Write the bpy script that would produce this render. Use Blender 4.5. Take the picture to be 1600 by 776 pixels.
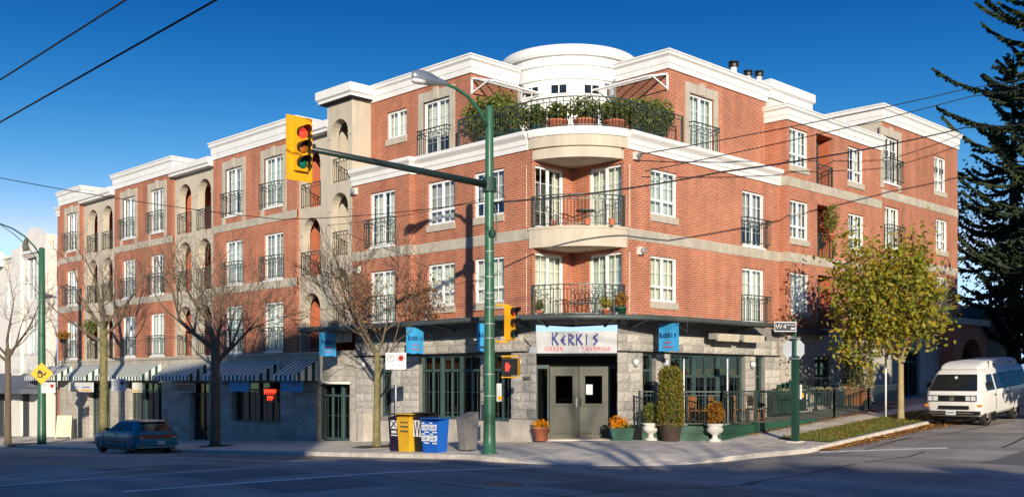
import bpy, math, random
from mathutils import Vector, Matrix, noise
R = math.radians
random.seed(11)
sc = bpy.context.scene
for o in list(bpy.data.objects): bpy.data.objects.remove(o)

# ------------------------------------------------------------------ camera, sky, sun, exposure
cam_d = bpy.data.cameras.new('camera'); cam = bpy.data.objects.new('camera', cam_d)
sc.collection.objects.link(cam); sc.camera = cam
cam.location = (-24.389, -21.476, 1.9); cam.rotation_euler = (R(90), 0, R(-44.70))
cam_d.sensor_width = 36; cam_d.lens = 36.72; cam_d.shift_y = .12875
cam_d.clip_start = .1; cam_d.clip_end = 3000
SUN_EL, SUN_AZ = 12.5, -127.8            # azimuth measured from +X, towards the sun
w = bpy.data.worlds.new('World'); sc.world = w; w.use_nodes = True
nt = w.node_tree; bg = nt.nodes['Background']
sky = nt.nodes.new('ShaderNodeTexSky'); sky.sky_type = 'NISHITA'; sky.sun_disc = False
sky.sun_elevation = R(SUN_EL); sky.sun_rotation = R(90 - SUN_AZ)
sky.air_density = 1.0; sky.dust_density = .25; sky.ozone_density = 4.5; sky.altitude = 0
tcw = nt.nodes.new('ShaderNodeTexCoord'); mpw = nt.nodes.new('ShaderNodeMapping'); mpw.inputs['Scale'].default_value = (1,1,2.6)
nt.links.new(tcw.outputs['Generated'], mpw.inputs['Vector']); nt.links.new(mpw.outputs[0], sky.inputs[0])
sep = nt.nodes.new('ShaderNodeSeparateColor'); com = nt.nodes.new('ShaderNodeCombineColor'); nt.links.new(sky.outputs[0], sep.inputs[0])
for i, (cap, pw_, ml_) in enumerate(((.97,3.6,5.5),(2.5,1.55,1.82),(6,.9,2.35))):      # crisp polarised blue, same grade over the whole sky
    q = []
    for op, v in (('MINIMUM',cap),('POWER',pw_),('MULTIPLY',ml_)): n_ = nt.nodes.new('ShaderNodeMath'); n_.operation = op; n_.inputs[1].default_value = v; q.append(n_)
    nt.links.new(sep.outputs[i], q[0].inputs[0]); nt.links.new(q[0].outputs[0], q[1].inputs[0]); nt.links.new(q[1].outputs[0], q[2].inputs[0]); nt.links.new(q[2].outputs[0], com.inputs[i])
nt.links.new(com.outputs[0], bg.inputs[0]); bg.inputs[1].default_value = .1
sd = bpy.data.lights.new('sun', 'SUN'); sd.energy = 5.0; sd.angle = R(.5); sd.color = (1, .89, .74)
so = bpy.data.objects.new('sun', sd); sc.collection.objects.link(so)
sv = Vector((math.cos(R(SUN_EL))*math.cos(R(SUN_AZ)), math.cos(R(SUN_EL))*math.sin(R(SUN_AZ)), math.sin(R(SUN_EL))))
so.rotation_euler = sv.to_track_quat('Z', 'Y').to_euler(); so.location = sv*80
sc.view_settings.view_transform = 'Standard'; sc.view_settings.look = 'None'
sc.view_settings.gamma = 1; sc.view_settings.exposure = 0.32
sc.render.engine = 'CYCLES'

# ------------------------------------------------------------------ terrain
def T(x, y):
    if y > 0: A = -.038*min(y, 25) - .03*max(0, min(y, 90)-25)
    else: A = .02*min(0, max(y, -6)+2.5)
    if x < 0: B = .03*max(x, -5)
    else: B = .07*max(0, min(x, 12)-3) + .055*max(0, min(x, 45)-12)
    return A + B
def road_z(x, y):
    c = 0
    if x < -5: c = max(c, .03*min(-5-x, 5, max(0, x+22)))
    if y < -6 and x > -5: c = max(c, .02*min(-6-y, 3.5))
    return T(x, y) - .13 + c

# ------------------------------------------------------------------ mesh helpers
class MB:
    def __init__(s): s.v = []; s.f = []
    def add(s, vs, fs):
        n = len(s.v); s.v += [tuple(p) for p in vs]; s.f += [tuple(i+n for i in q) for q in fs]; return s
    def poly(s, *p): return s.add(p, [tuple(range(len(p)))])
    def box(s, x0, x1, y0, y1, z0, z1):
        return s.add([(x0,y0,z0),(x1,y0,z0),(x1,y1,z0),(x0,y1,z0),(x0,y0,z1),(x1,y0,z1),(x1,y1,z1),(x0,y1,z1)],
            [(0,3,2,1),(4,5,6,7),(0,1,5,4),(1,2,6,5),(2,3,7,6),(3,0,4,7)])
    def hexa(s, b, t):       # 4 bottom, 4 top points (ccw from above)
        return s.add(list(b)+list(t), [(0,3,2,1),(4,5,6,7),(0,1,5,4),(1,2,6,5),(2,3,7,6),(3,0,4,7)])
    def prism(s, pts, z0, z1):
        n = len(pts); a = sum(pts[i][0]*pts[(i+1)%n][1]-pts[(i+1)%n][0]*pts[i][1] for i in range(n))
        if a < 0: pts = pts[::-1]
        return s.add([(x,y,z0) for x,y in pts]+[(x,y,z1) for x,y in pts],
            [tuple(range(n))[::-1], tuple(range(n,2*n))]+[(i,(i+1)%n,n+(i+1)%n,n+i) for i in range(n)])
    def xprism(s, pts, y0, y1):   # outline in x,z extruded along y
        n = len(pts); a = sum(pts[i][0]*pts[(i+1)%n][1]-pts[(i+1)%n][0]*pts[i][1] for i in range(n))
        if a < 0: pts = pts[::-1]
        return s.add([(x,y0,z) for x,z in pts]+[(x,y1,z) for x,z in pts],
            [tuple(range(n)), tuple(range(n,2*n))[::-1]]+[(i,n+i,n+(i+1)%n,(i+1)%n) for i in range(n)])
    def tube(s, pts, r, n=6, caps=True):
        pts = [Vector(p) for p in pts]; m = len(pts)
        rr = r if isinstance(r, (list, tuple)) else [r]*m
        prev = None; base = len(s.v)
        for i, p in enumerate(pts):
            d = (pts[min(i+1,m-1)]-pts[max(i-1,0)])
            d = d.normalized() if d.length > 1e-9 else Vector((0,0,1))
            if prev is None:
                u = d.cross(Vector((0,0,1)) if abs(d.z) < .9 else Vector((1,0,0))).normalized()
            else:
                u = prev - d*prev.dot(d); u = u.normalized() if u.length > 1e-6 else d.orthogonal().normalized()
            prev = u; w_ = d.cross(u)
            for k in range(n):
                a = 2*math.pi*k/n; q = p + (u*math.cos(a)+w_*math.sin(a))*rr[i]; s.v.append(tuple(q))
        for i in range(m-1):
            for k in range(n):
                a, b = base+i*n+k, base+i*n+(k+1)%n
                s.f.append((a, b, b+n, a+n))
        if caps:
            s.f.append(tuple(base+k for k in range(n))[::-1]); s.f.append(tuple(base+(m-1)*n+k for k in range(n)))
        return s
    def lathe(s, prof, n=16, c=(0,0,0), sx=1, sy=1):
        base = len(s.v); m = len(prof)
        for r, z in prof:
            for k in range(n):
                a = 2*math.pi*k/n; s.v.append((c[0]+r*sx*math.cos(a), c[1]+r*sy*math.sin(a), c[2]+z))
        for i in range(m-1):
            for k in range(n):
                a, b = base+i*n+k, base+i*n+(k+1)%n; s.f.append((a, b, b+n, a+n))
        s.f.append(tuple(base+k for k in range(n))[::-1]); s.f.append(tuple(base+(m-1)*n+k for k in range(n)))
        return s
    def bar(s, a, b, w_, h=None):     # rectangular bar between two points
        a, b = Vector(a), Vector(b); d = (b-a).normalized(); h = h or w_
        u = d.cross(Vector((0,0,1))); u = u.normalized() if u.length > 1e-5 else Vector((1,0,0)); v = u.cross(d)
        c = []
        for p in (a, b):
            for i, j in ((-1,-1),(1,-1),(1,1),(-1,1)): c.append(p+u*i*w_/2+v*j*h/2)
        return s.add(c, [(0,1,2,3),(7,6,5,4),(0,4,5,1),(1,5,6,2),(2,6,7,3),(3,7,4,0)])
    def mesh(s, name, m, smooth=False, uv=True):
        me = bpy.data.meshes.new(name); me.from_pydata(s.v, [], s.f); me.update()
        if uv and len(s.f) < 9000:
            L = me.uv_layers.new(name='m'); d = L.data
            for p in me.polygons:
                n_ = p.normal
                if abs(n_.z) > .92: t = Vector((1,0,0)); b = Vector((0,1,0))
                else:
                    t = Vector((-n_.y, n_.x, 0)).normalized(); b = Vector((0,0,1))
                for li in p.loop_indices:
                    c = me.vertices[me.loops[li].vertex_index].co; d[li].uv = (c.dot(t), c.dot(b))
        if m: me.materials.append(M[m] if isinstance(m, str) else m)
        if smooth: me.polygons.foreach_set('use_smooth', [True]*len(me.polygons))
        return me
    def build(s, name, m, parent=None, smooth=False, loc=None, rz=0, uv=True):
        return inst(name, s.mesh(name, m, smooth, uv), parent, loc, rz)
def inst(name, me, parent=None, loc=None, rz=0):
    o = bpy.data.objects.new(name, me); sc.collection.objects.link(o)
    if parent: o.parent = parent
    if loc: o.location = loc
    if rz: o.rotation_euler = (0, 0, R(rz))
    return o
def tag(o, label=None, cat=None, group=None, kind=None):
    if label: o['label'] = label
    if cat: o['category'] = cat
    if group: o['group'] = group
    if kind: o['kind'] = kind
    return o
def thing(name, label, cat, loc=(0,0,0), rz=0, group=None):
    o = bpy.data.objects.new(name, None); sc.collection.objects.link(o); o.empty_display_size = .2
    o.location = loc; o.rotation_euler = (0, 0, R(rz)); return tag(o, label, cat, group)

# ------------------------------------------------------------------ materials
M = {}
def mat(name, col, rough=.6, metal=0, var=.12, scale=3., bump=0, bscale=40, spec=.4, coat=0, rnd=0, streak=0):
    m = bpy.data.materials.new(name); m.use_nodes = True; n = m.node_tree.nodes; l = m.node_tree.links; b = n['Principled BSDF']
    b.inputs['Roughness'].default_value = rough; b.inputs['Metallic'].default_value = metal
    b.inputs['Specular IOR Level'].default_value = spec; b.inputs['Coat Weight'].default_value = coat; b.inputs['Coat Roughness'].default_value = .04
    tc = n.new('ShaderNodeTexCoord')
    no = n.new('ShaderNodeTexNoise'); no.inputs['Scale'].default_value = scale; no.inputs['Detail'].default_value = 6; no.inputs['Roughness'].default_value = .65
    l.new(tc.outputs['Object'], no.inputs['Vector'])
    mx = n.new('ShaderNodeMix'); mx.data_type = 'RGBA'
    mx.inputs[6].default_value = (*[c*(1-var) for c in col], 1); mx.inputs[7].default_value = (*[min(1, c*(1+var)) for c in col], 1)
    mr = n.new('ShaderNodeMapRange'); mr.inputs[1].default_value = .3; mr.inputs[2].default_value = .7
    l.new(no.outputs['Fac'], mr.inputs[0]); l.new(mr.outputs[0], mx.inputs[0]); out = mx.outputs[2]
    if streak:                    # rain streaks and grime with a shape of their own
        mp_ = n.new('ShaderNodeMapping'); mp_.inputs['Scale'].default_value = (2.6,2.6,.35); l.new(tc.outputs['Object'], mp_.inputs['Vector'])
        ns = n.new('ShaderNodeTexNoise'); ns.inputs['Scale'].default_value = 1; ns.inputs['Detail'].default_value = 7; ns.inputs['Roughness'].default_value = .7; l.new(mp_.outputs[0], ns.inputs['Vector'])
        m3 = n.new('ShaderNodeMapRange'); m3.inputs[1].default_value = .36; m3.inputs[2].default_value = .62; m3.inputs[3].default_value = 1-streak; m3.inputs[4].default_value = 1; l.new(ns.outputs['Fac'], m3.inputs[0])
        h3 = n.new('ShaderNodeHueSaturation'); l.new(m3.outputs[0], h3.inputs['Value']); l.new(out, h3.inputs['Color']); out = h3.outputs[0]
    if rnd:
        oi = n.new('ShaderNodeObjectInfo'); hs = n.new('ShaderNodeHueSaturation')
        m2 = n.new('ShaderNodeMapRange'); m2.inputs[3].default_value = 1-rnd; m2.inputs[4].default_value = 1+rnd
        l.new(oi.outputs['Random'], m2.inputs[0]); l.new(m2.outputs[0], hs.inputs['Value']); l.new(out, hs.inputs['Color']); out = hs.outputs[0]
    l.new(out, b.inputs['Base Color'])
    if bump:
        n2 = n.new('ShaderNodeTexNoise'); n2.inputs['Scale'].default_value = bscale; n2.inputs['Detail'].default_value = 5
        l.new(tc.outputs['Object'], n2.inputs['Vector'])
        bp = n.new('ShaderNodeBump'); bp.inputs['Strength'].default_value = min(1, bump); bp.inputs['Distance'].default_value = .02
        l.new(n2.outputs['Fac'], bp.inputs['Height']); l.new(bp.outputs[0], b.inputs['Normal'])
    M[name] = m; return m
def brickmat(name, c1, c2, mortar, bw, bh, ms, bump=.6, var=.18, off=.5):
    m = bpy.data.materials.new(name); m.use_nodes = True; n = m.node_tree.nodes; l = m.node_tree.links; b = n['Principled BSDF']
    b.inputs['Roughness'].default_value = .85; b.inputs['Specular IOR Level'].default_value = .25
    uv = n.new('ShaderNodeTexCoord'); br = n.new('ShaderNodeTexBrick'); br.offset = off
    br.inputs['Scale'].default_value = 1; br.inputs['Brick Width'].default_value = bw; br.inputs['Row Height'].default_value = bh
    br.inputs['Mortar Size'].default_value = ms; br.inputs['Mortar Smooth'].default_value = .2; br.inputs['Bias'].default_value = 0
    br.inputs['Color1'].default_value = (*c1, 1); br.inputs['Color2'].default_value = (*c2, 1); br.inputs['Mortar'].default_value = (*mortar, 1)
    l.new(uv.outputs['UV'], br.inputs['Vector'])
    no = n.new('ShaderNodeTexNoise'); no.inputs['Scale'].default_value = .7; no.inputs['Detail'].default_value = 8; no.inputs['Roughness'].default_value = .7
    l.new(uv.outputs['UV'], no.inputs['Vector'])
    mr = n.new('ShaderNodeMapRange'); mr.inputs[1].default_value = .3; mr.inputs[2].default_value = .7; mr.inputs[3].default_value = 1-var; mr.inputs[4].default_value = 1+var
    l.new(no.outputs['Fac'], mr.inputs[0])
    mp_ = n.new('ShaderNodeMapping'); mp_.inputs['Scale'].default_value = (2.2,.22,1); l.new(uv.outputs['UV'], mp_.inputs['Vector'])
    ns = n.new('ShaderNodeTexNoise'); ns.inputs['Scale'].default_value = 1; ns.inputs['Detail'].default_value = 7; l.new(mp_.outputs[0], ns.inputs['Vector'])
    m3 = n.new('ShaderNodeMapRange'); m3.inputs[1].default_value = .35; m3.inputs[2].default_value = .65; m3.inputs[3].default_value = .82; m3.inputs[4].default_value = 1.06; l.new(ns.outputs['Fac'], m3.inputs[0])
    oi = n.new('ShaderNodeObjectInfo'); m4 = n.new('ShaderNodeMapRange'); m4.inputs[3].default_value = .94; m4.inputs[4].default_value = 1.07; l.new(oi.outputs['Random'], m4.inputs[0])
    x1 = n.new('ShaderNodeMath'); x1.operation = 'MULTIPLY'; l.new(m3.outputs[0], x1.inputs[0]); l.new(m4.outputs[0], x1.inputs[1])
    x2 = n.new('ShaderNodeMath'); x2.operation = 'MULTIPLY'; l.new(mr.outputs[0], x2.inputs[0]); l.new(x1.outputs[0], x2.inputs[1])
    hs = n.new('ShaderNodeHueSaturation'); l.new(br.outputs['Color'], hs.inputs['Color']); l.new(x2.outputs[0], hs.inputs['Value'])
    l.new(hs.outputs[0], b.inputs['Base Color'])
    bp = n.new('ShaderNodeBump'); bp.invert = True; bp.inputs['Strength'].default_value = bump; bp.inputs['Distance'].default_value = .012
    l.new(br.outputs['Fac'], bp.inputs['Height']); l.new(bp.outputs[0], b.inputs['Normal']); M[name] = m
def emis(name, col, st):
    m = bpy.data.materials.new(name); m.use_nodes = True; b = m.node_tree.nodes['Principled BSDF']
    b.inputs['Base Color'].default_value = (*col, 1); b.inputs['Emission Color'].default_value = (*col, 1); b.inputs['Emission Strength'].default_value = st; M[name] = m
def glassmat(name, tint, refl=.06, rough=.02):
    m = bpy.data.materials.new(name); m.use_nodes = True; n = m.node_tree.nodes; l = m.node_tree.links
    n.remove(n['Principled BSDF']); out = n['Material Output']
    tr = n.new('ShaderNodeBsdfTransparent'); tr.inputs[0].default_value = (*tint, 1)
    gl = n.new('ShaderNodeBsdfGlossy'); gl.inputs['Roughness'].default_value = rough; gl.inputs[0].default_value = (.95,.97,1,1)
    fr = n.new('ShaderNodeLayerWeight'); pw = n.new('ShaderNodeMath'); pw.operation = 'POWER'; pw.inputs[1].default_value = 4; l.new(fr.outputs['Facing'], pw.inputs[0])
    ad = n.new('ShaderNodeMath'); ad.operation = 'MULTIPLY_ADD'; ad.inputs[1].default_value = .8; ad.inputs[2].default_value = refl+.04; l.new(pw.outputs[0], ad.inputs[0])
    ms = n.new('ShaderNodeMixShader'); l.new(ad.outputs[0], ms.inputs[0]); l.new(tr.outputs[0], ms.inputs[1]); l.new(gl.outputs[0], ms.inputs[2]); l.new(ms.outputs[0], out.inputs[0]); M[name] = m
def stripemat(name, c1, c2, period, duty=.5):
    m = bpy.data.materials.new(name); m.use_nodes = True; n = m.node_tree.nodes; l = m.node_tree.links; b = n['Principled BSDF']
    b.inputs['Roughness'].default_value = .8; uv = n.new('ShaderNodeTexCoord'); sx = n.new('ShaderNodeSeparateXYZ'); l.new(uv.outputs['UV'], sx.inputs[0])
    a = n.new('ShaderNodeMath'); a.operation = 'MULTIPLY'; a.inputs[1].default_value = 1/period; l.new(sx.outputs[0], a.inputs[0])
    f = n.new('ShaderNodeMath'); f.operation = 'FRACT'; l.new(a.outputs[0], f.inputs[0])
    g = n.new('ShaderNodeMath'); g.operation = 'GREATER_THAN'; g.inputs[1].default_value = duty; l.new(f.outputs[0], g.inputs[0])
    mx = n.new('ShaderNodeMix'); mx.data_type = 'RGBA'; mx.inputs[6].default_value = (*c1,1); mx.inputs[7].default_value = (*c2,1)
    l.new(g.outputs[0], mx.inputs[0])
    no = n.new('ShaderNodeTexNoise'); no.inputs['Scale'].default_value = 2.5; no.inputs['Detail'].default_value = 6; l.new(uv.outputs['Object'], no.inputs['Vector'])
    mr = n.new('ShaderNodeMapRange'); mr.inputs[3].default_value = .75; mr.inputs[4].default_value = 1.1; l.new(no.outputs['Fac'], mr.inputs[0])
    hs = n.new('ShaderNodeHueSaturation'); l.new(mx.outputs[2], hs.inputs['Color']); l.new(mr.outputs[0], hs.inputs['Value']); l.new(hs.outputs[0], b.inputs['Base Color']); M[name] = m
def leafmat(name, cols, trans=.3, rough=.6):
    m = bpy.data.materials.new(name); m.use_nodes = True; n = m.node_tree.nodes; l = m.node_tree.links; b = n['Principled BSDF']
    b.inputs['Roughness'].default_value = rough; b.inputs['Specular IOR Level'].default_value = .25
    geo = n.new('ShaderNodeNewGeometry'); ramp = n.new('ShaderNodeValToRGB'); l.new(geo.outputs['Random Per Island'], ramp.inputs[0])
    e = ramp.color_ramp.elements
    while len(e) < len(cols): e.new(.5)
    for i, c in enumerate(cols): e[i].position = i/(len(cols)-1); e[i].color = (*c, 1)
    l.new(ramp.outputs[0], b.inputs['Base Color'])
    tl = n.new('ShaderNodeBsdfTranslucent'); l.new(ramp.outputs[0], tl.inputs[0]); ms = n.new('ShaderNodeMixShader'); ms.inputs[0].default_value = trans
    l.new(b.outputs[0], ms.inputs[1]); l.new(tl.outputs[0], ms.inputs[2]); l.new(ms.outputs[0], n['Material Output'].inputs[0]); M[name] = m

brickmat('brick', (.45,.136,.064), (.375,.102,.048), (.52,.36,.255), .245, .078, .0095)
brickmat('stonetex', (.50,.455,.375), (.44,.40,.335), (.36,.325,.275), .5, .26, .012, bump=.8, var=.3)
mat('white', (.77,.755,.71), .55, var=.05, scale=1.2, streak=.09)
mat('frame', (.80,.80,.77), .4, var=.03)
mat('beige', (.54,.475,.365), .85, var=.10, scale=1.1, bump=.25, bscale=90, streak=.16)
mat('band', (.48,.43,.34), .9, var=.16, scale=1.6, bump=.4, bscale=60, streak=.2)
mat('orange', (.46,.125,.055), .85, var=.08, scale=2, bump=.2)
mat('stone', (.45,.42,.365), .92, var=.45, scale=5, bump=.9, bscale=14, rnd=.22)
mat('mortar', (.22,.205,.185), .95, var=.2, bump=.3)
mat('plinth', (.45,.41,.345), .9, var=.2, scale=2, bump=.4, bscale=50)
mat('iron', (.04,.062,.054), .45, metal=.0, spec=.5)
mat('canopy', (.085,.105,.095), .45, var=.2, scale=2, metal=.2)
mat('canopyroof', (.05,.06,.057), .4, var=.25, scale=2)
mat('greenframe', (.045,.085,.08), .45, var=.15)
mat('deckgreen', (.018,.075,.043), .55, var=.2, scale=4)
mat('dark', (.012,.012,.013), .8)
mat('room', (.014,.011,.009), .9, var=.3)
mat('wood', (.30,.115,.035), .6, var=.25, scale=8)
mat('door', (.092,.094,.072), .5, var=.12, scale=2, bump=.1)
mat('cream', (.74,.74,.62), .9, var=.06)
mat('curtaingreen', (.60,.66,.58), .9, var=.1)
mat('curtaingrey', (.45,.43,.37), .9, var=.1)
def asphaltmat():
    m = mat('asphalt', (.37,.335,.275), .9, var=.16, scale=.5, bump=.5, bscale=60); n = m.node_tree.nodes; l = m.node_tree.links; b = n['Principled BSDF']
    src = b.inputs['Base Color'].links[0].from_socket; tc = n.new('ShaderNodeTexCoord'); prev = src
    for scl, lo, hi, a, c, det in (((.9,.05,1),.38,.62,.80,1.08,4),((.25,.25,1),.35,.6,.72,1.06,8),((7,7,7),.55,.72,1.0,.78,3),((45,45,45),.3,.7,.85,1.15,2)):
        mp_ = n.new('ShaderNodeMapping'); mp_.inputs['Scale'].default_value = scl; l.new(tc.outputs['Object'], mp_.inputs['Vector'])
        no = n.new('ShaderNodeTexNoise'); no.inputs['Scale'].default_value = 1; no.inputs['Detail'].default_value = det; l.new(mp_.outputs[0], no.inputs['Vector'])
        mr = n.new('ShaderNodeMapRange'); mr.inputs[1].default_value = lo; mr.inputs[2].default_value = hi; mr.inputs[3].default_value = a; mr.inputs[4].default_value = c; l.new(no.outputs['Fac'], mr.inputs[0])
        hs = n.new('ShaderNodeHueSaturation'); l.new(prev, hs.inputs['Color']); l.new(mr.outputs[0], hs.inputs['Value']); prev = hs.outputs[0]
    l.new(prev, b.inputs['Base Color'])
asphaltmat(); mat('asphaltpatch', (.17,.16,.145), .9, var=.2, scale=2, bump=.4, bscale=60); mat('castiron', (.06,.055,.05), .6, var=.2)
mat('paint', (.78,.78,.74), .7, var=.25, scale=6)
mat('yellowpaint', (.6,.36,.06), .7, var=.3, scale=6)
mat('concrete', (.64,.57,.445), .9, var=.25, scale=1.1, bump=.3, bscale=50, rnd=.06)
mat('joint', (.26,.235,.20), .95)
mat('kerb', (.55,.50,.42), .9, var=.25, scale=2.5, bump=.3)
mat('soil', (.075,.06,.03), 1, var=.4, scale=5, bump=.6)
mat('grassbase', (.10,.12,.03), 1, var=.4, scale=4, bump=.8)
mat('lampgreen', (.032,.115,.062), .38, var=.15, scale=3)
mat('darkgreen', (.015,.05,.032), .4, var=.15)
mat('armgreen', (.018,.032,.027), .4)
mat('signal', (.75,.36,.006), .45, var=.06)
mat('lensred', (.75,.03,.015), .15, spec=.7); emis('lensredlit', (.9,.04,.02), .9)
mat('lensamber', (.42,.11,.01), .12, spec=.7); mat('lensgreen', (.0,.14,.075), .12, spec=.7)
mat('black', (.012,.012,.012), .45)
mat('rubber', (.018,.018,.018), .8)
mat('lumgrey', (.32,.34,.36), .3, metal=.6)
mat('galv', (.42,.43,.42), .45, metal=.5, var=.1)
mat('signwhite', (.66,.66,.64), .5, var=.03)
mat('signback', (.30,.32,.34), .5, metal=.2)
mat('signblue', (.04,.32,.62), .6, var=.14, scale=9)
mat('letterblue', (.035,.045,.24), .5, var=.15, scale=14)
mat('letterred', (.62,.07,.07), .6)
mat('navy', (.01,.06,.18), .6)
mat('diamond', (.82,.40,.01), .5)
mat('bark', (.125,.097,.066), .95, var=.35, scale=6, bump=.8, bscale=20)
mat('barkdark', (.065,.052,.04), .95, var=.35, scale=6, bump=.8, bscale=20)
mat('barkmoss', (.17,.15,.062), .95, var=.5, scale=5, bump=.8, bscale=20)
mat('barktan', (.33,.26,.13), .95, var=.2, scale=6, bump=.5, bscale=20)
mat('terracotta', (.46,.15,.075), .8, var=.15)
mat('browncask', (.10,.07,.05), .8, var=.25)
mat('greenpot', (.02,.085,.05), .5)
mat('urn', (.66,.63,.55), .75, var=.1, bump=.2)
mat('boxpurple', (.018,.008,.03), .4); mat('boxyellow', (.62,.36,.02), .45, var=.1); mat('boxblack', (.012,.012,.013), .4); mat('boxblue', (.008,.10,.42), .4, var=.06)
mat('bin', (.17,.165,.155), .7, var=.18, scale=6)
mat('carteal', (.0,.165,.22), .35, var=.04, coat=.3, spec=.3)
mat('vanwhite', (.70,.68,.62), .35, var=.05, coat=.5)
mat('vanroof', (.68,.665,.61), .5, var=.06)
mat('carglass', (.012,.014,.016), .06, spec=.8)
mat('carglassblue', (.012,.018,.024), .12, spec=.45)
mat('chrome', (.5,.5,.5), .2, metal=.9); mat('hub', (.33,.30,.26), .5, metal=.5)
mat('lampglass', (.62,.62,.60), .12, spec=.8)
mat('tailred', (.30,.012,.012), .25, spec=.6); mat('amber', (.75,.25,.01), .3)
mat('plate', (.62,.64,.68), .5); mat('vent', (.55,.55,.52), .4, metal=.4)
mat('slate', (.045,.05,.058), .8, var=.2); mat('creamwall', (.70,.665,.59), .85, var=.07, scale=1.5, bump=.2)
mat('pinkwall', (.56,.42,.37), .85, var=.05)
mat('awnslate', (.10,.115,.14), .7, var=.12); mat('roofgrey', (.065,.065,.07), .9, var=.25, scale=6, bump=.5)
mat('siding', (.16,.165,.17), .8, var=.1); mat('cable', (.012,.012,.013), .7)
mat('bollard', (.45,.33,.06), .6); mat('sandwich', (.62,.58,.36), .6)
glassmat('glass', (.86,.90,.88), .09); glassmat('shopglass', (.36,.4,.4), .03); glassmat('canopyglass', (.75,.78,.78), .1)
stripemat('awning', (.012,.075,.04), (.78,.78,.73), .345, .44)
leafmat('leafyellow', [(.12,.16,.015),(.22,.23,.02),(.36,.28,.02),(.16,.20,.02),(.26,.24,.02),(.40,.20,.02)])
leafmat('leafgreen', [(.07,.10,.018),(.14,.17,.034),(.24,.25,.055),(.10,.13,.025)])
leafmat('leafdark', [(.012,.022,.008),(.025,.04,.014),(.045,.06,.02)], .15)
leafmat('needle', [(.018,.036,.018),(.032,.056,.026),(.06,.08,.034)], .15)
leafmat('leafbrown', [(.24,.12,.05),(.33,.18,.07),(.18,.09,.04)])
leafmat('leafrust', [(.28,.10,.012),(.38,.17,.02),(.22,.14,.02)])
leafmat('cedar', [(.10,.13,.012),(.20,.22,.02),(.30,.15,.03),(.15,.18,.018)])
leafmat('marigold', [(.75,.26,.005),(.85,.36,.01),(.60,.18,.005)])
leafmat('litter', [(.32,.12,.03),(.44,.20,.05),(.24,.08,.02),(.50,.30,.08)], .1)
leafmat('grass', [(.09,.14,.018),(.15,.19,.03),(.24,.24,.05)], .2)
# ------------------------------------------------------------------ ground, road, pavement
CR = 5.0; CX, CY = -5+CR, -6+CR
def sstep(t): t = max(0, min(1, t)); return t*t*(3-2*t)
def S(x, y):
    z = T(x, y)
    if x < CX and y < CY:
        d = CR - math.hypot(x-CX, y-CY); a = math.degrees(math.atan2(CY-y, CX-x))
        z -= .115*sstep(1-d/1.7)*sstep((a-2)/18)*sstep((80-a)/18)
    return z
def axis(lo, hi, step, extra, far):
    s = set(far) | set(extra); k = lo
    while k <= hi: s.add(round(k, 3)); k += step
    return sorted(s)
def grid(xs, ys, zf, keep=lambda x, y: True, mapf=None):
    m = MB(); idx = {}
    def vi(x, y):
        if mapf: x, y = mapf(x, y)
        k = (round(x, 4), round(y, 4))
        if k not in idx: idx[k] = len(m.v); m.v.append((x, y, zf(x, y)))
        return idx[k]
    for i in range(len(xs)-1):
        for j in range(len(ys)-1):
            if not keep((xs[i]+xs[i+1])/2, (ys[j]+ys[j+1])/2): continue
            q = [vi(xs[i],ys[j]), vi(xs[i+1],ys[j]), vi(xs[i+1],ys[j+1]), vi(xs[i],ys[j+1])]
            q = [a for n_, a in enumerate(q) if a != q[n_-1]]
            if len(q) > 2: m.f.append(tuple(q))
    return m
FAR = [-400,-200,-120,-80,-60]; FARP = [60,75,90,130,200,400]
tag(grid(axis(-45,48,1.5,[-5,0,3,12,45,-10],FAR+FARP), axis(-45,48,1.5,[0,25,-2.5,-6,-9.5],FAR+FARP), road_z).build('road','asphalt',uv=False), kind='structure')
def corner(x, y):
    if x < CX and y < CY:
        d = math.hypot(x-CX, y-CY)
        if d > CR: return CX+(x-CX)/d*CR, CY+(y-CY)/d*CR
    return x, y
walk = grid(axis(-5,14,.5,[0,3,12],[16,20,25,30,37,45,60,90,200]), axis(-6,12,.5,[0,-2.5],[14,17,20,25,30,40,50,60,75,90,200]),
            lambda x, y: S(x, y)-.012, mapf=corner).build('pavement','joint',uv=False); tag(walk, kind='structure')
# kerb along both streets, round the corner
kp = [(-5,y) for y in (95,60,45,40,35,30,25,20,15,10,7,5,3,1,0,CY)]
kp += [(CX-CR*math.cos(R(a)), CY-CR*math.sin(R(a))) for a in range(5,90,5)]
kp += [(x,-6) for x in (CX,1,2,3,4,6,8,10,12,15,20,30,45,60)]
km = MB(); pr = [(0,-.3),(0,-.015),(.015,0.004),(.15,.004),(.15,-.05)]
for i, (x, y) in enumerate(kp):
    a = kp[max(i-1,0)]; b = kp[min(i+1,len(kp)-1)]; d = Vector((b[0]-a[0], b[1]-a[1])).normalized(); nin = Vector((-d.y, d.x))
    for o_, dz in pr: km.v.append((x+nin.x*o_, y+nin.y*o_, S(x, y)+dz))
for i in range(len(kp)-1):
    for k in range(len(pr)-1):
        a = i*len(pr)+k; km.f.append((a, a+1, a+1+len(pr), a+len(pr)))
tag(km.build('kerb','kerb'), kind='structure')
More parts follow.
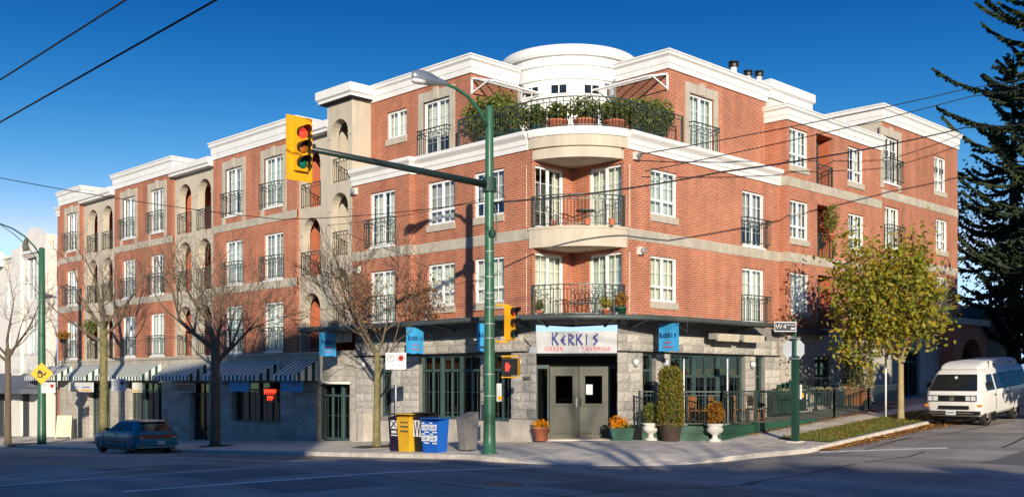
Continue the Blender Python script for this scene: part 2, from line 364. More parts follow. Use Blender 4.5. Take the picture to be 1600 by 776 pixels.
# paving slabs (single pieces with recessed joints)
GX0, GX1, GY0, GY1 = 4.6, 30, -5.85, -4.05         # grass strip
def slab(x0, x1, y0, y1):
    g = .009; p = [(x0+g,y0+g),(x1-g,y0+g),(x1-g,y1-g),(x0+g,y1-g)]; h = random.uniform(-.002,.002)
    m = MB(); m.hexa([(x,y,S(x,y)-.05) for x,y in p], [(x,y,S(x,y)+h) for x,y in p]); m.build('paving_slab','concrete',walk,uv=False)
y = -.4
while y < 45:
    for x0, x1 in ((-4.82,-3.2),(-3.2,-1.6),(-1.6,-.03)): slab(x0, x1, y, y+1.6)
    y += 1.6
def cslab(x0, x1, y0, y1):
    g = .009; P = []; N = 5
    for (a0,b0),(a1,b1) in zip(((x0+g,y0+g),(x1-g,y0+g),(x1-g,y1-g),(x0+g,y1-g)),((x1-g,y0+g),(x1-g,y1-g),(x0+g,y1-g),(x0+g,y0+g))):
        for k in range(N): P.append((a0+(a1-a0)*k/N, b0+(b1-b0)*k/N))
    Q = []
    for x, y in P:
        d = math.hypot(x-CX, y-CY)
        if x < CX and y < CY and d > CR-.16: x, y = CX+(x-CX)/d*(CR-.16), CY+(y-CY)/d*(CR-.16)
        if not Q or math.hypot(Q[-1][0]-x, Q[-1][1]-y) > .03: Q.append((x, y))
    ar = abs(sum(Q[i-1][0]*Q[i][1]-Q[i][0]*Q[i-1][1] for i in range(len(Q))))/2
    if ar < .12: return
    m = MB(); n = len(Q); h = random.uniform(-.002,.002); m.add([(x,y,S(x,y)-.04) for x,y in Q]+[(x,y,S(x,y)+h) for x,y in Q],[tuple(range(n,2*n))]+[(i,(i+1)%n,n+(i+1)%n,n+i) for i in range(n)]); m.build('paving_slab','concrete',walk,uv=False)
for i in range(7):
    for j in range(4):
        x0, y0 = -4.84+i*1.335, -5.84+j*1.36
        cslab(x0, x0+1.335, y0, y0+1.36)
cslab(-.03,1.3,-.4,1.0); cslab(1.3,2.6,-.4,1.0); cslab(-.03,1.3,1.0,2.4); cslab(1.3,2.6,1.0,2.4)
x = 4.5
while x < 26: slab(x, x+1.5, -4.02, -2.75); x += 1.5
# grass strip, its blades and the fallen leaves
gs = grid(axis(GX0,16,.5,[5,12],[20,25,30]), [GY0,-5.2,-4.6,GY1], lambda x, y: S(x, y)+.012+.02*noise.noise(Vector((x*1.5,y*1.5,0)))).build('grass_verge','grassbase',uv=False); tag(gs, kind='structure')
gm = MB()
for i in range(9000):
    x, y = GX0+(14-GX0)*random.random(), random.uniform(GY0+.02, GY1); a = random.random()*6.28; h = random.uniform(.03,.085); w_ = .009; z = S(x,y)+.005
    dx, dy = math.cos(a)*w_, math.sin(a)*w_; lx, ly = random.gauss(0,.02), random.gauss(0,.02)
    gm.add([(x-dx,y-dy,z),(x+dx,y+dy,z),(x+lx,y+ly,z+h)], [(0,1,2)])
tag(gm.build('grass','grass',uv=False), 'short green grass on the verge between kerb and sidewalk', 'grass', kind='stuff')
def litter(name, label, n, rng, s0=.035, s1=.075):
    m = MB()
    for i in range(n):
        x, y, z = rng(); a = random.random()*6.28; s_ = random.uniform(s0,s1); t1, t2 = random.uniform(-.4,.4), random.uniform(-.4,.4)
        c, q = math.cos(a)*s_, math.sin(a)*s_
        p = [(x+c,y+q),(x-q*.6,y+c*.6),(x-c,y-q),(x+q*.6,y-c*.6)]
        m.add([(px,py,z+.012+random.uniform(0,.02)+abs(t1*(px-x)+t2*(py-y))) for px,py in p], [(0,1,2),(0,2,3)])
    return tag(m.build(name,'litter',uv=False), label, 'leaves', kind='stuff')
def rg():
    x = GX0+random.random()**.8*9.5; y = random.uniform(GY0,GY1); return x, y, S(x,y)+.02
litter('fallen_leaves', 'yellow and orange leaves scattered over the grass verge', 1100, rg)
def rk():
    x = 3.6+random.random()*8.6; y = -6-abs(random.gauss(0,.2+.025*(x-3.6)))-.02; return x, y, road_z(x,y)
litter('gutter_leaves', 'orange leaves piled in the gutter along the kerb by the verge', 2600, rk)
def rf():
    x = random.uniform(4.8,15.5); y = -2.62-abs(random.gauss(0,.22)); return x, y, S(x,y)
litter('fence_leaves', 'orange leaves gathered along the foot of the patio fence', 800, rf)
def rd():
    t = random.uniform(-1,1); u = random.gauss(0,.12); x, y = 1.55+t*.75+u*.7, 1.6-t*.8+u*.7; return x, y, T(x,y)+.008
litter('doorway_leaves', 'brown leaves blown against the restaurant doors', 70, rd)
# road paint
def stripe(name, a, b, w_, m, lbl, parts=24):
    mm = MB(); a, b = Vector(a), Vector(b); d = (b-a); n_ = Vector((-d.y, d.x)).normalized()*w_/2
    for i in range(parts):
        p, q = a+d*i/parts, a+d*(i+1)/parts
        mm.poly(*[(c.x,c.y,road_z(c.x,c.y)+.006) for c in (p-n_, q-n_, q+n_, p+n_)])
    return tag(mm.build(name, m), kind='structure')
stripe('crossing_line', (-19,-.3), (-8.3,.55), .16, 'paint', '')
stripe('crossing_line', (-16.0,-2.85), (-5.1,-3.2), .16, 'paint', '')
stripe('crossing_line', (-19,1.35), (-13.0,2.55), .14, 'paint', '')
stripe('centre_line', (-12.55,60), (-12.9,1.4), .14, 'yellowpaint', '', 60)
stripe('lane_line', (-8.7,17.5), (-8.75,13.2), .12, 'paint', '')
stripe('lane_line', (-9.1,5.6), (-9.3,1.0), .12, 'paint', '')
stripe('stop_line', (3.3,-6.2), (5.0,-9.2), .28, 'paint', '')
# tar lines and patched cracks on the side street
ck = MB()
for pts in ([(-6.2,-14),(-6.6,-6),(-6.3,2),(-6.7,12)], [(-14,-9),(-9,-8.6),(-3,-9.3),(4,-9)], [(-10.2,-15),(-10.6,-4),(-10.1,8),(-10.4,20)], [(6,-6.9),(9,-7.8),(13,-8.2)], [(5.5,-10.5),(8,-10.2),(12,-10.6),(17,-10.4)], [(8.5,-9.2),(9.6,-10.6),(9.3,-12)], [(1.5,-6.6),(4,-7.2),(7.5,-7.0)]):
    for (a, b) in zip(pts, pts[1:]):
        n_ = Vector((a[1]-b[1], b[0]-a[0])).normalized()*.035; N = 8
        for i in range(N):
            q = []
            for t, sg in ((i/N,-1),((i+1)/N,-1),((i+1)/N,1),(i/N,1)):
                x_, y_ = a[0]+(b[0]-a[0])*t, a[1]+(b[1]-a[1])*t; j = .12*noise.noise(Vector((x_*1.7,y_*1.7,3)))
                x_ += n_.x*sg+n_.x*j*20; y_ += n_.y*sg+n_.y*j*20; q.append((x_,y_,road_z(x_,y_)+.004))
            ck.poly(*q)
tag(ck.build('tar_seams','dark'), kind='structure')

for k, (X0, X1, Y0, Y1) in enumerate(((-9.2,-6.9,-8.5,-6.6),(-13.8,-11.4,-4.9,4.0),(-7.9,-6.2,6.5,12.5),(2.0,5.5,-13,-11.2))):
    pm = grid([X0+(X1-X0)*i/6 for i in range(7)],[Y0+(Y1-Y0)*i/6 for i in range(7)],lambda x, y: road_z(x,y)+.003+.0008*k); tag(pm.build('asphalt_patch','asphaltpatch',uv=False), kind='structure')
for k, (X, Y) in enumerate(((-9.6,-6.2),(-7.6,4.2))):
    mh = thing('manhole_cover', ('round iron manhole cover in the shaded intersection','round iron manhole cover in the near lane of the avenue')[k], 'manhole', (X,Y,road_z(X,Y)+.006)); MB().lathe([(.36,-.02),(.36,.0),(.34,.004),(.30,.004),(.29,.001),(.01,.001)],24).build('lid','castiron',mh); MB().lathe([(.45,-.03),(.45,.002),(.37,.002),(.37,-.02)],24).build('ring','castiron',mh)
# ------------------------------------------------------------------ the corner building
B = thing('apartment_building', 'four storey red brick apartment building with white cornices on the street corner', 'building')
def arch_pts(u0, u1, zs, n=10): 
    r = (u1-u0)/2; c = (u0+u1)/2
    return [(c-r*math.cos(math.pi*k/n), zs+r*math.sin(math.pi*k/n)) for k in range(n+1)]
def wall(name, m, loc, rz, W, z0, z1, holes=(), depth=.16, parent=None, jamb=None):
    """wall in its own frame: x to the right seen from outside, y inwards; holes (u0,u1,z0,z1[,'arch'])"""
    us = sorted({0, W} | {h[0] for h in holes} | {h[1] for h in holes}); zs = sorted({z0, z1} | {h[2] for h in holes} | {h[3] for h in holes})
    mb = MB(); jb = MB() if jamb else mb
    for i in range(len(us)-1):
        for j in range(len(zs)-1):
            cu, cz = (us[i]+us[i+1])/2, (zs[j]+zs[j+1])/2
            if cz < z0 or cz > z1 or any(h[0] < cu < h[1] and h[2] < cz < h[3] for h in holes): continue
            mb.poly((us[i],0,zs[j]),(us[i+1],0,zs[j]),(us[i+1],0,zs[j+1]),(us[i],0,zs[j+1]))
    for h in holes:
        a, b, c, d = h[:4]
        if len(h) > 4:
            r = (b-a)/2; pts = arch_pts(a, b, d-r)
            for k in range(10):
                p, q = pts[k], pts[k+1]
                if p[0] < (a+b)/2-1e-6: mb.poly((p[0],0,p[1]),(q[0],0,q[1]),(a,0,d)) 
                else: mb.poly((p[0],0,p[1]),(q[0],0,q[1]),(b,0,d))
                jb.poly((p[0],0,p[1]),(p[0],depth,p[1]),(q[0],depth,q[1]),(q[0],0,q[1]))
            mb.poly(((a+b)/2,0,d),(b,0,d),(a,0,d)) if False else None
            jb.poly((a,0,c),(a,depth,c),(a,depth,d-r),(a,0,d-r)); jb.poly((b,0,c),(b,0,d-r),(b,depth,d-r),(b,depth,c))
        else:
            jb.poly((a,0,c),(a,depth,c),(a,depth,d),(a,0,d)); jb.poly((b,0,c),(b,0,d),(b,depth,d),(b,depth,c))
            jb.poly((a,0,d),(a,depth,d),(b,depth,d),(b,0,d))
        if c > z0+1e-6 or len(h) > 4: jb.poly((a,0,c),(b,0,c),(b,depth,c),(a,depth,c))
    o = mb.build(name, m, parent or B, loc=(*loc, 0), rz=rz)
    if jamb and jb.f: jb.build('reveal', jamb, o)
    return o
def sweep(name, m, path, prof, parent=None, caps=True, smooth=False):
    """profile (out,z) swept along a plan path, outside on the right hand"""
    mb = MB(); P = [Vector(p) for p in path]; n = len(P); k = len(prof)
    for i in range(n):
        d0 = (P[i]-P[i-1]).normalized() if i else None; d1 = (P[i+1]-P[i]).normalized() if i < n-1 else None
        d0 = d0 or d1; d1 = d1 or d0
        n0, n1 = Vector((d0.y,-d0.x)), Vector((d1.y,-d1.x)); b = (n0+n1).normalized(); sc_ = 1/max(.3, b.dot(n0))
        for o_, z in prof: mb.v.append((P[i].x+b.x*o_*sc_, P[i].y+b.y*o_*sc_, z))
    for i in range(n-1):
        for j in range(k-1):
            a = i*k+j; mb.f.append((a, a+k, a+k+1, a+1))
    if caps: mb.f.append(tuple(range(k))); mb.f.append(tuple((n-1)*k+j for j in range(k))[::-1])
    return mb.build(name, m, parent or B, smooth)
def cornice(z0, h, out=.32):
    return [(-.1,z0),(.06,z0),(.06,z0+.30*h),(.085,z0+.315*h),(.085,z0+.64*h),(.11,z0+.69*h),(.155,z0+.74*h),(.165,z0+.78*h),(.165,z0+.9*h),(.2,z0+.915*h),(.2,z0+h),(-.1,z0+h)]
def band(z0, z1, out=.025): return [(-.05,z0),(out,z0),(out,z1),(-.05,z1)]

# --- windows
WC = {}
def cached(key, fn):
    if key not in WC: WC[key] = fn()
    return WC[key]
CURT = ['cream','curtaingreen','cream','curtaingrey','curtaingreen']
wn = [0]
def window(loc, rz, w_, h, style='W', sill=True, curtain=None, parent=None):
    """style W: casement over low sash; D: two-leaf french door; S: plain pair"""
    wn[0] += 1; i = wn[0]; f = .075; y0, y1 = .07, .15
    def frame():
        m = MB(); m.box(0,f,y0,y1,0,h).box(w_-f,w_,y0,y1,0,h).box(f,w_-f,y0,y1,h-f,h).box(f,w_-f,y0,y1,0,f)
        m.box(w_/2-f*.55,w_/2+f*.55,y0+.004,y1,f,h-f)
        if style == 'W':
            z = h*.33; m.box(f,w_/2-f*.55,y0+.008,y1,z-.04,z+.04).box(w_/2+f*.55,w_-f,y0+.008,y1,z-.04,z+.04)
        return m.mesh('window','frame')
    o = inst('french_door' if style == 'D' else 'window', cached(('f',w_,h,style), frame), parent or B, loc, rz)
    def munt():
        m = MB(); t = .0075; yy = (y0+.028, y0+.045)
        for c0, c1 in ((f,w_/2-f*.55),(w_/2+f*.55,w_-f)):
            cc = (c0+c1)/2; m.box(cc-t,cc+t,*yy,f,h-f)
            if style == 'W': zz = [h*.33+.04+(h*.67-.04-f)*.5]
            elif style == 'D': zz = [f+(h-2*f)*k/4 for k in (1,2,3)]
            else: zz = [h*.5]
            for z in zz: m.box(c0,c1,yy[0]+.003,yy[1]-.003,z-t,z+t)
        return m.mesh('muntins','frame')
    inst('muntins', cached(('m',w_,h,style), munt), o)
    zz = [(f,h*.33-.04),(h*.33+.04,h-f)] if style == 'W' else [(f,h-f)]
    for c0, c1, s_ in ((f,w_/2-f*.55,0),(w_/2+f*.55,w_-f,1)):
        for z0, z1 in zz:
            inst('pane', cached(('p',w_,h,s_,z0), lambda: MB().poly((c0,y0+.05,z0),(c1,y0+.05,z0),(c1,y0+.05,z1),(c0,y0+.05,z1)).mesh('pane','glass')), o)
    c = curtain or ('dark' if i % 11 == 3 else CURT[i*7 % 5])
    def cur(full):
        m = MB(); n = 14; ye = .27
        xa, xb = (-.14, w_+.14)
        if full == 2: segs = ((-.14, w_*.22),(w_*.78, w_+.14))
        elif full == 1: segs = ((-.14, w_*.45),(w_*.56, w_+.14))
        else: segs = ((-.14, w_+.14),)
        zl = h*(.36 if full == 3 else 0)
        for a, b in segs:
            N = max(3, int(n*(b-a)/w_)); P = [(a+(b-a)*k/N, ye+.012*(k % 2)) for k in range(N+1)]
            for p, q in zip(P, P[1:]): m.poly((p[0],p[1],zl),(q[0],q[1],zl),(q[0],q[1],h),(p[0],p[1],h))
        return m
    full = 2 if c == 'dark' else (1 if i % 8 == 5 else (3 if i % 7 == 2 else 0))
    cm = 'cream' if c == 'dark' else c
    inst('curtain', cached(('c',w_,h,full,cm), lambda: cur(full).mesh('curtain',cm)), o)
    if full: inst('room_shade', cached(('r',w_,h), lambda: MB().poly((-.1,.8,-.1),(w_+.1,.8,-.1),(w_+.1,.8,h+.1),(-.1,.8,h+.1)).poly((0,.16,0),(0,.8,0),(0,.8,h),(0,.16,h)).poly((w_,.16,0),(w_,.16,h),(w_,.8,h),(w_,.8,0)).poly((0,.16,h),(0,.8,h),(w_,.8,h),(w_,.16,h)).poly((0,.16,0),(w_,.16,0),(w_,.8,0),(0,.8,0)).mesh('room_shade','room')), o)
    if sill:
        inst('sill', cached(('s',w_,style), lambda: (MB().box(-.02,w_+.02,-.055,.12,-.24,-.005) if style != 'D' else MB().box(-.02,w_+.02,-.05,.12,-.08,-.005)).mesh('sill','band' if style != 'D' else 'frame')), o)
    return o
def surround(loc, rz, w_, h, below=.0):
    def f():
        s_ = .27; m = MB(); y0 = -.035; pr_ = .03
        m.box(-s_,-.0,y0,.05,-below,h).box(w_,w_+s_,y0,.05,-below,h).box(-s_,w_+s_,y0,.05,h,h+.36)
        m.box(w_/2-.13,w_/2+.13,y0-.03,.02,h+.02,h+.44); return m.mesh('surround','band')
    return inst('surround', cached(('su',w_,h,below), f), B, loc, rz)
def rail_mesh(pts, h, step=.125, ends=True, knots=True, post=.045):
    m = MB()
    for p, q in zip(pts, pts[1:]):
        P, Q = Vector((*p,0)), Vector((*q,0)); L = (Q-P).length; n = max(1, round(L/step)); z = Vector((0,0,1))
        m.bar(P+z*(h-.02), Q+z*(h-.02), .045, .035); m.bar(P+z*(h-.16), Q+z*(h-.16), .022); m.bar(P+z*.07, Q+z*.07, .028)
        for k in range(n+1):
            c = P+(Q-P)*k/n; m.bar(c+z*.07, c+z*(h-.16 if k % 2 else h-.03), .014)
            if knots and k < n and k % 2 == 0:
                c2 = P+(Q-P)*min(1,(k+1)/n); mid = (c+c2)/2
                m.bar(mid+z*(h-.16), c+z*(h-.03), .012)
    if ends:
        for p in (pts[0], pts[-1]): m.bar((*p,0),(*p,h), post)
    return m
def juliet(loc, rz, w_, h=1.0):
    me = cached(('j',w_,h), lambda: rail_mesh([(-.06,.0),(-.06,-.24),(w_+.06,-.24),(w_+.06,.0)], h).mesh('balcony_railing','iron',uv=False))
    return inst('balcony_railing', me, B, loc, rz)

# --- corner block, street-left facade (faces -X): u runs towards smaller Y
XL = -.25
ZB0, ZB1, ZC0 = 6.5, 6.85, 9.42
def Lw(name, m, X, Ya, Yb, z0, z1, feats, depth=.16, jamb='same'):
    holes = [(round(Ya-f[1],3), round(Ya-f[0],3), f[2], f[3], *f[4:5]) for f in feats]
    return wall(name, m, (X, Ya), -90, Ya-Yb, z0, z1, holes, depth)
def Rw(name, m, Y, Xa, Xb, z0, z1, feats, depth=.16):
    holes = [(round(f[0]-Xa,3), round(f[1]-Xa,3), f[2], f[3], *f[4:5]) for f in feats]
    return wall(name, m, (Xa, Y), 0, Xb-Xa, z0, z1, holes, depth)
f1 = [(6.02,7.5,7.47,9.02),(3.55,5.03,7.47,9.02),(6.02,7.5,4.54,6.07),(3.55,5.03,4.54,6.07)]
Lw('brick_wall','brick',0,8.24,2.22,3.9,ZC0,f1)
for k, (a, b, c, d) in enumerate(f1): window((0,b,c),-90,1.48,1.54 if k < 2 else 1.53,'W', curtain=('curtaingrey','curtaingrey','cream','cream')[k])
f2 = [(9.1,10.6,6.95,9.0),(9.1,10.6,4.05,6.02)]
Lw('brick_wall','brick',XL,11.75,8.24,3.9,ZC0,f2)
for a, b, c, d in f2: window((XL,b,c),-90,1.5,round(d-c,2),'D'); juliet((XL,b,c+.02),-90,1.5)
wall('brick_wall','brick',(XL,8.24),0,.25,3.9,ZC0)                      # the small return at the jog
wall('brick_wall','brick',(XL,11.75),0,.5,3.9,6) if False else None
# right facade (faces -Y)
f3 = [(3.36,4.84,7.45,8.97),(3.36,4.84,4.55,6.07),(8.86,10.36,6.92,8.95),(8.86,10.36,4.05,6.08)]
Rw('brick_wall','brick',0,1.96,11.45,3.9,ZC0,f3)
window((3.36,0,7.45),0,1.48,1.52,'W',curtain='curtaingreen'); window((3.36,0,4.55),0,1.48,1.52,'W',curtain='cream')
window((8.86,0,6.92),0,1.5,2.03,'D'); juliet((8.86,0,6.94),0,1.5); window((8.86,0,4.05),0,1.5,2.03,'D'); juliet((8.86,0,4.07),0,1.5)
# notch at the corner with the curved balconies: wall facing -Y at Y=2.22 and wall facing -X at X=1.96
for z0, z1 in ((4.0,6.2),(6.85,9.1)):
    Rw('brick_wall','brick',2.22,0,1.96,z0,z1+.35,[(.12,1.52,z0+.06,z0+2.08)])
    window((.12,2.22,z0+.06),0,1.4,2.02,'D',sill=False,curtain='cream' if z0 < 5 else 'dark')
    Lw('brick_wall','brick',1.96,2.22,0,z0,z1+.35,[(.1,1.5,z0+.06,z0+2.08)])
    window((1.96,1.5,z0+.06),-90,1.4,2.02,'D',sill=False,curtain='curtaingreen' if z0 < 5 else 'cream')
def arc(p, q, bulge, n=14):
    p, q = Vector(p), Vector(q); c = (p+q)/2; d = q-p; L = d.length; nrm = Vector((d.y,-d.x)).normalized()
    r = (L*L/4+bulge*bulge)/(2*bulge); cen = c - nrm*(r-bulge); a = math.asin(L/2/r); out = []
    for k in range(n+1):
        t = -a+2*a*k/n; out.append(tuple(cen+nrm*r*math.cos(t)+d.normalized()*r*math.sin(t)))
    return out
def slabpart(name, m, pts, z0, z1): return MB().prism(pts+[(2.1,2.4)], z0, z1).build(name, m, B)
A1 = arc((-.06,2.32),(2.06,-.06),.55)
slabpart('balcony_slab','beige',A1,6.2,6.78); slabpart('balcony_slab','beige',arc((-.09,2.35),(2.09,-.09),.57),6.78,6.86)
slabpart('balcony_slab','beige',A1,3.72,3.98)
slabpart('balcony_slab','beige',arc((.0,2.28),(2.0,0),.5),9.06,9.34); slabpart('balcony_slab','beige',A1,9.42,9.76); MB().prism(arc((.06,2.2),(1.9,.06),.45)+[(2.1,2.4)],9.34,9.42).build('balcony_slab','beige',B)
for z in (3.98, 6.86):
    rl = arc((-.0,2.22),(1.96,0),.5,14); rail_mesh(rl,1.02,.1,post=.06).build('balcony_railing','iron',B,loc=(0,0,z),uv=False)
# bands and cornices
sweep('stone_band','band',[(XL,11.75),(XL,8.24),(0,8.24),(0,2.22)],band(ZB0,ZB1)); sweep('stone_band','band',[(1.96,0),(11.45,0)],band(ZB0,ZB1))
top2 = [(-.25,9.80),(.17,9.80),(.26,9.86),(.33,9.90),(.33,10.02),(-.5,10.02)]
sweep('cornice','white',[(XL,11.75),(XL,8.24),(0,8.24),(0,2.42)],[(-.2,9.42),(.05,9.42),(.05,9.58),(.08,9.60),(.08,9.76),(.13,9.82),(.17,9.86),(.20,9.90),(.20,10.02),(-.9,10.02)])
sweep('cornice','white',[(2.16,0),(11.45,0)],[(-.2,9.42),(.05,9.42),(.05,9.58),(.08,9.60),(.08,9.76),(.13,9.82),(.17,9.86),(.20,9.90),(.20,10.02),(-.9,10.02)])
sweep('cornice','white',A1,[(-.5,9.77),(.03,9.77),(.05,9.80),(.07,9.90),(.07,10.015),(-.9,10.015)])
# fourth floor, set back
S4 = .65; YR, XR = 5.9, 5.2
f4 = [(9.5,10.72,11.2,12.25),(7.02,8.52,10.14,12.22)]
Lw('brick_wall','brick',S4,11.75,YR,9.9,12.85,f4)
window((S4,10.72,11.2),-90,1.22,1.05,'S'); window((S4,8.52,10.14),-90,1.5,2.08,'D',sill=False); surround((S4,8.52,10.14),-90,1.5,2.08,.1); juliet((S4,8.52,10.14),-90,1.5)
f5 = [(6.44,7.94,10.14,12.2)]
Rw('brick_wall','brick',S4,XR,11.5,9.9,12.85,f5)
window((6.44,S4,10.14),0,1.5,2.06,'D',sill=False); surround((6.44,S4,10.14),0,1.5,2.06,.1); juliet((6.44,S4,10.14),0,1.5)
Rw('brick_wall','brick',YR,S4,3.0,9.9,12.85,[]); wall('stucco_wall','creamwall',(3.0,YR),math.degrees(math.atan2(.95,1.2)),1.55,9.9,13.0)
Lw('brick_wall','brick',XR,3.0,S4,9.9,12.85,[]); wall('stucco_wall','creamwall',(6.15,4.2),math.degrees(math.atan2(-1.2,-.95)),1.55,9.9,13.0)
sweep('cornice','white',[(1.5,11.75),(S4,11.75),(S4,YR),(3.0,YR)],cornice(12.8,.64,.27))
sweep('cornice','white',[(XR,3.0),(XR,S4),(11.5,S4),(11.5,3)],cornice(12.8,.64,.27))
MB().prism([(.3,2.6),(.3,11.7),(5.4,11.7),(5.4,.3),(2.4,.3)],9.86,9.98).build('terrace_floor','concrete',B)
# white drum
DX = DY = 6.65
MB().lathe([(2.62,9.9),(2.62,13.2),(2.68,13.22),(2.68,13.27),(2.62,13.29),(2.62,13.72),(2.68,13.74),(2.68,13.79),(2.62,13.81),(2.62,14.1)],64,(DX,DY,0)).build('drum','white',B)
MB().lathe([(2.6,14.06),(2.74,14.1),(2.78,14.2),(2.78,14.42),(2.7,14.5),(2.4,14.54)],64,(DX,DY,0)).build('drum_cap','white',B)
for a, z, h, w_ in ((190,12.62,.42,.68),(214,12.62,.42,.68),(241,12.62,.42,.68),(196,10.2,1.9,.8),(213,10.2,1.9,.8),(239,10.2,1.9,.8)):
    px, py = DX+2.63*math.cos(R(a)), DY+2.63*math.sin(R(a)); rz = a-270
    c, s_ = math.cos(R(rz)), math.sin(R(rz))
    m = MB(); f = .05
    m.box(-w_/2,w_/2,-.03,.09,0,f).box(-w_/2,w_/2,-.03,.09,h-f,h).box(-w_/2,-w_/2+f,-.03,.09,f,h-f).box(w_/2-f,w_/2,-.03,.09,f,h-f).box(-.02,.02,-.025,.09,f,h-f)
    if h > 1: m.box(-w_/2+f,w_/2-f,-.02,.09,h*.6-.02,h*.6+.02)
    o = m.build('window','frame',B,loc=(px,py,z),rz=rz)
    MB().poly((-w_/2+f,-.012,f),(w_/2-f,-.012,f),(w_/2-f,-.012,h-f),(-w_/2+f,-.012,h-f)).build('pane','carglassblue',o)
# glass canopies on the terrace side walls
for (x0, y0, dx, dy, nx, ny) in ((S4+.02,YR,1,0,0,-1),(XR,S4+.02,0,1,-1,0)):
    m = MB(); L = 2.5; P = lambda a, o_, z: (x0+dx*a+nx*o_, y0+dy*a+ny*o_, z)
    for a in (0.0, L):
        m.bar(P(a,.03,12.62),P(a,.03,12.05),.06); m.bar(P(a,0.0,12.62),P(a,1.1,12.32),.06); m.bar(P(a,0.03,12.08),P(a,.9,12.36),.05)
    m.bar(P(0,1.1,12.32),P(L,1.1,12.32),.06); m.bar(P(0,.05,12.62),P(L,.05,12.62),.05)
    for a in (.62,1.25,1.88): m.bar(P(a,.05,12.62),P(a,1.1,12.32),.035)
    o = m.build('terrace_canopy','frame',B)
    MB().poly(P(0,.05,12.655),P(L,.05,12.655),P(L,1.13,12.355),P(0,1.13,12.355)).build('pane','canopyglass',o)
rl = [(.02,5.85),(.02,2.5)]+[(p[0],p[1]) for p in arc((.02,2.3),(2.04,.02),.52)]+[(2.3,.02),(5.15,.02)]
rail_mesh(rl,1.0,.12,post=.06).build('terrace_railing','iron',B,loc=(0,0,10.02),uv=False)
# roofs behind the parapets
for pts, z in (([(S4,YR+.1),(S4,11.7),(11.4,11.7),(11.4,S4),(XR+.1,S4),(XR+.1,3.0),(6.6,4.4),(6.6,6.6),(4.4,6.6),(3.0,YR+.1)],13.0),([(.2,11.8),(.2,42),(14,42),(14,11.8)],12.3),([(11.5,-.2),(27.4,-.2),(27.4,12),(11.5,12)],12.1)):
    MB().prism(pts, z-.2, z).build('roof','roofgrey',B)

# --- tower with arches between the corner block and the wing
def arcade(X, Ya, Yb, z0, z1, arches, m='beige', back='orange', depth=.38):
    """stucco wall with arched openings and recessed balconies behind"""
    holes = [(a, b, c, d, 'arch') for a, b, c, d in arches]
    Lw('arcade_wall',m,X,Ya,Yb,z0,z1,holes,depth)
def loggia(X, Ya, Yb, zf, zc, dep=1.7, wm='orange'):
    m = MB(); x0, x1 = X+.38, X+.38+dep
    m.poly((x1,Ya,zf),(x1,Yb,zf),(x1,Yb,zc),(x1,Ya,zc)); m.poly((x0,Ya,zf),(x1,Ya,zf),(x1,Ya,zc),(x0,Ya,zc)); m.poly((x1,Yb,zf),(x0,Yb,zf),(x0,Yb,zc),(x1,Yb,zc))
    m.build('loggia_wall',wm,B)
    MB().box(X+.01,x1,Yb,Ya,zf-.12,zf-.002).build('loggia_floor','beige',B)
    MB().poly((x0,Ya,zc),(x0,Yb,zc),(x1,Yb,zc),(x1,Ya,zc)).build('loggia_ceiling','beige',B)
    yb = Yb+.25; MB().box(x1-.05,x1-.01,yb,yb+.85,zf,zf+2.05).build('balcony_door','frame',B)
TA = [(12.02,13.18,9.72,12.2),(12.02,13.18,6.82,9.3),(12.02,13.18,3.95,6.35)]
arcade(XL,13.43,11.75,3.4,12.92,TA)
for a, b, c, d in TA:
    loggia(XL,13.35,11.85,c-.02,d+.15,1.3,'beige')
    rail_mesh([(XL+.1,b),(XL+.1,a)],.98,.12,ends=False).build('balcony_railing','iron',B,loc=(0,0,c),uv=False)
    MB().box(XL-.03,XL+.02,11.72,12.02,d-.72,d-.66).build('impost','beige',B); MB().box(XL-.03,XL+.02,13.18,13.46,d-.72,d-.66).build('impost','beige',B)
wall('stucco_wall','beige',(XL,11.75),0,S4-XL,9.4,12.92); wall('stucco_wall','beige',(2.5,13.43),180,2.5-XL,9,12.92)
MB().box(XL+.02,2.5,11.77,13.41,12.6,12.9).build('roof','roofgrey',B)
sweep('cornice','white',[(2,13.43),(XL,13.43),(XL,11.75),(S4,11.75)],[(-.1,12.9),(.26,12.9),(.26,13.0),(.34,13.06),(.34,13.38),(-.1,13.38)])
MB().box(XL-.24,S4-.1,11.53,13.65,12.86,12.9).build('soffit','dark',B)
# --- wing along the avenue
XW = 0.0; XG = .12
LV = (3.1, 6.22, 9.05)
def block(Ya, Yb, doors):
    feats = []
    for d0 in doors:
        feats += [(d0,d0+1.5,9.4,11.55),(d0,d0+1.5,6.26,8.25),(d0,d0+1.5,3.17,5.28)]
    Lw('brick_wall','brick',XW,Ya,Yb,3.05,12.2,feats)
    for a, b, c, d in feats:
        window((XW,b,c),-90,1.5,round(d-c,2),'D'); juliet((XW,b,c+.01),-90,1.5)
        if c > 9: surround((XW,b,c),-90,1.5,round(d-c,2),.34)
    sweep('stone_band','band',[(XW,Ya),(XW,Yb)],band(8.73,9.06)); sweep('stone_band','band',[(XW,Ya),(XW,Yb)],band(5.87,6.22))
    wall('brick_wall','brick',(XW,Yb),0,1.2,3.0,12.2)
    sweep('cornice','white',[(3,Ya),(XW,Ya),(XW,Yb),(3,Yb)],cornice(12.15,.8,.27))
block(23.0,15.99,(17.04,20.38)); block(33.65,27.0,(27.9,31.15)); block(41.1,37.9,(38.58,))
Lw('brick_wall','brick',.35,42.35,41.1,-2,11.75,[(41.5,41.78,9.6,11.2),(41.5,41.78,6.4,8.2),(41.5,41.78,3.4,5.2)])
for z, h in ((9.6,1.6),(6.4,1.8),(3.4,1.8)): MB().box(.38,.5,41.5,41.78,z,z+h).build('window','frame',B)
wall('brick_wall','brick',(4,42.35),180,4-.35,-2,11.75)
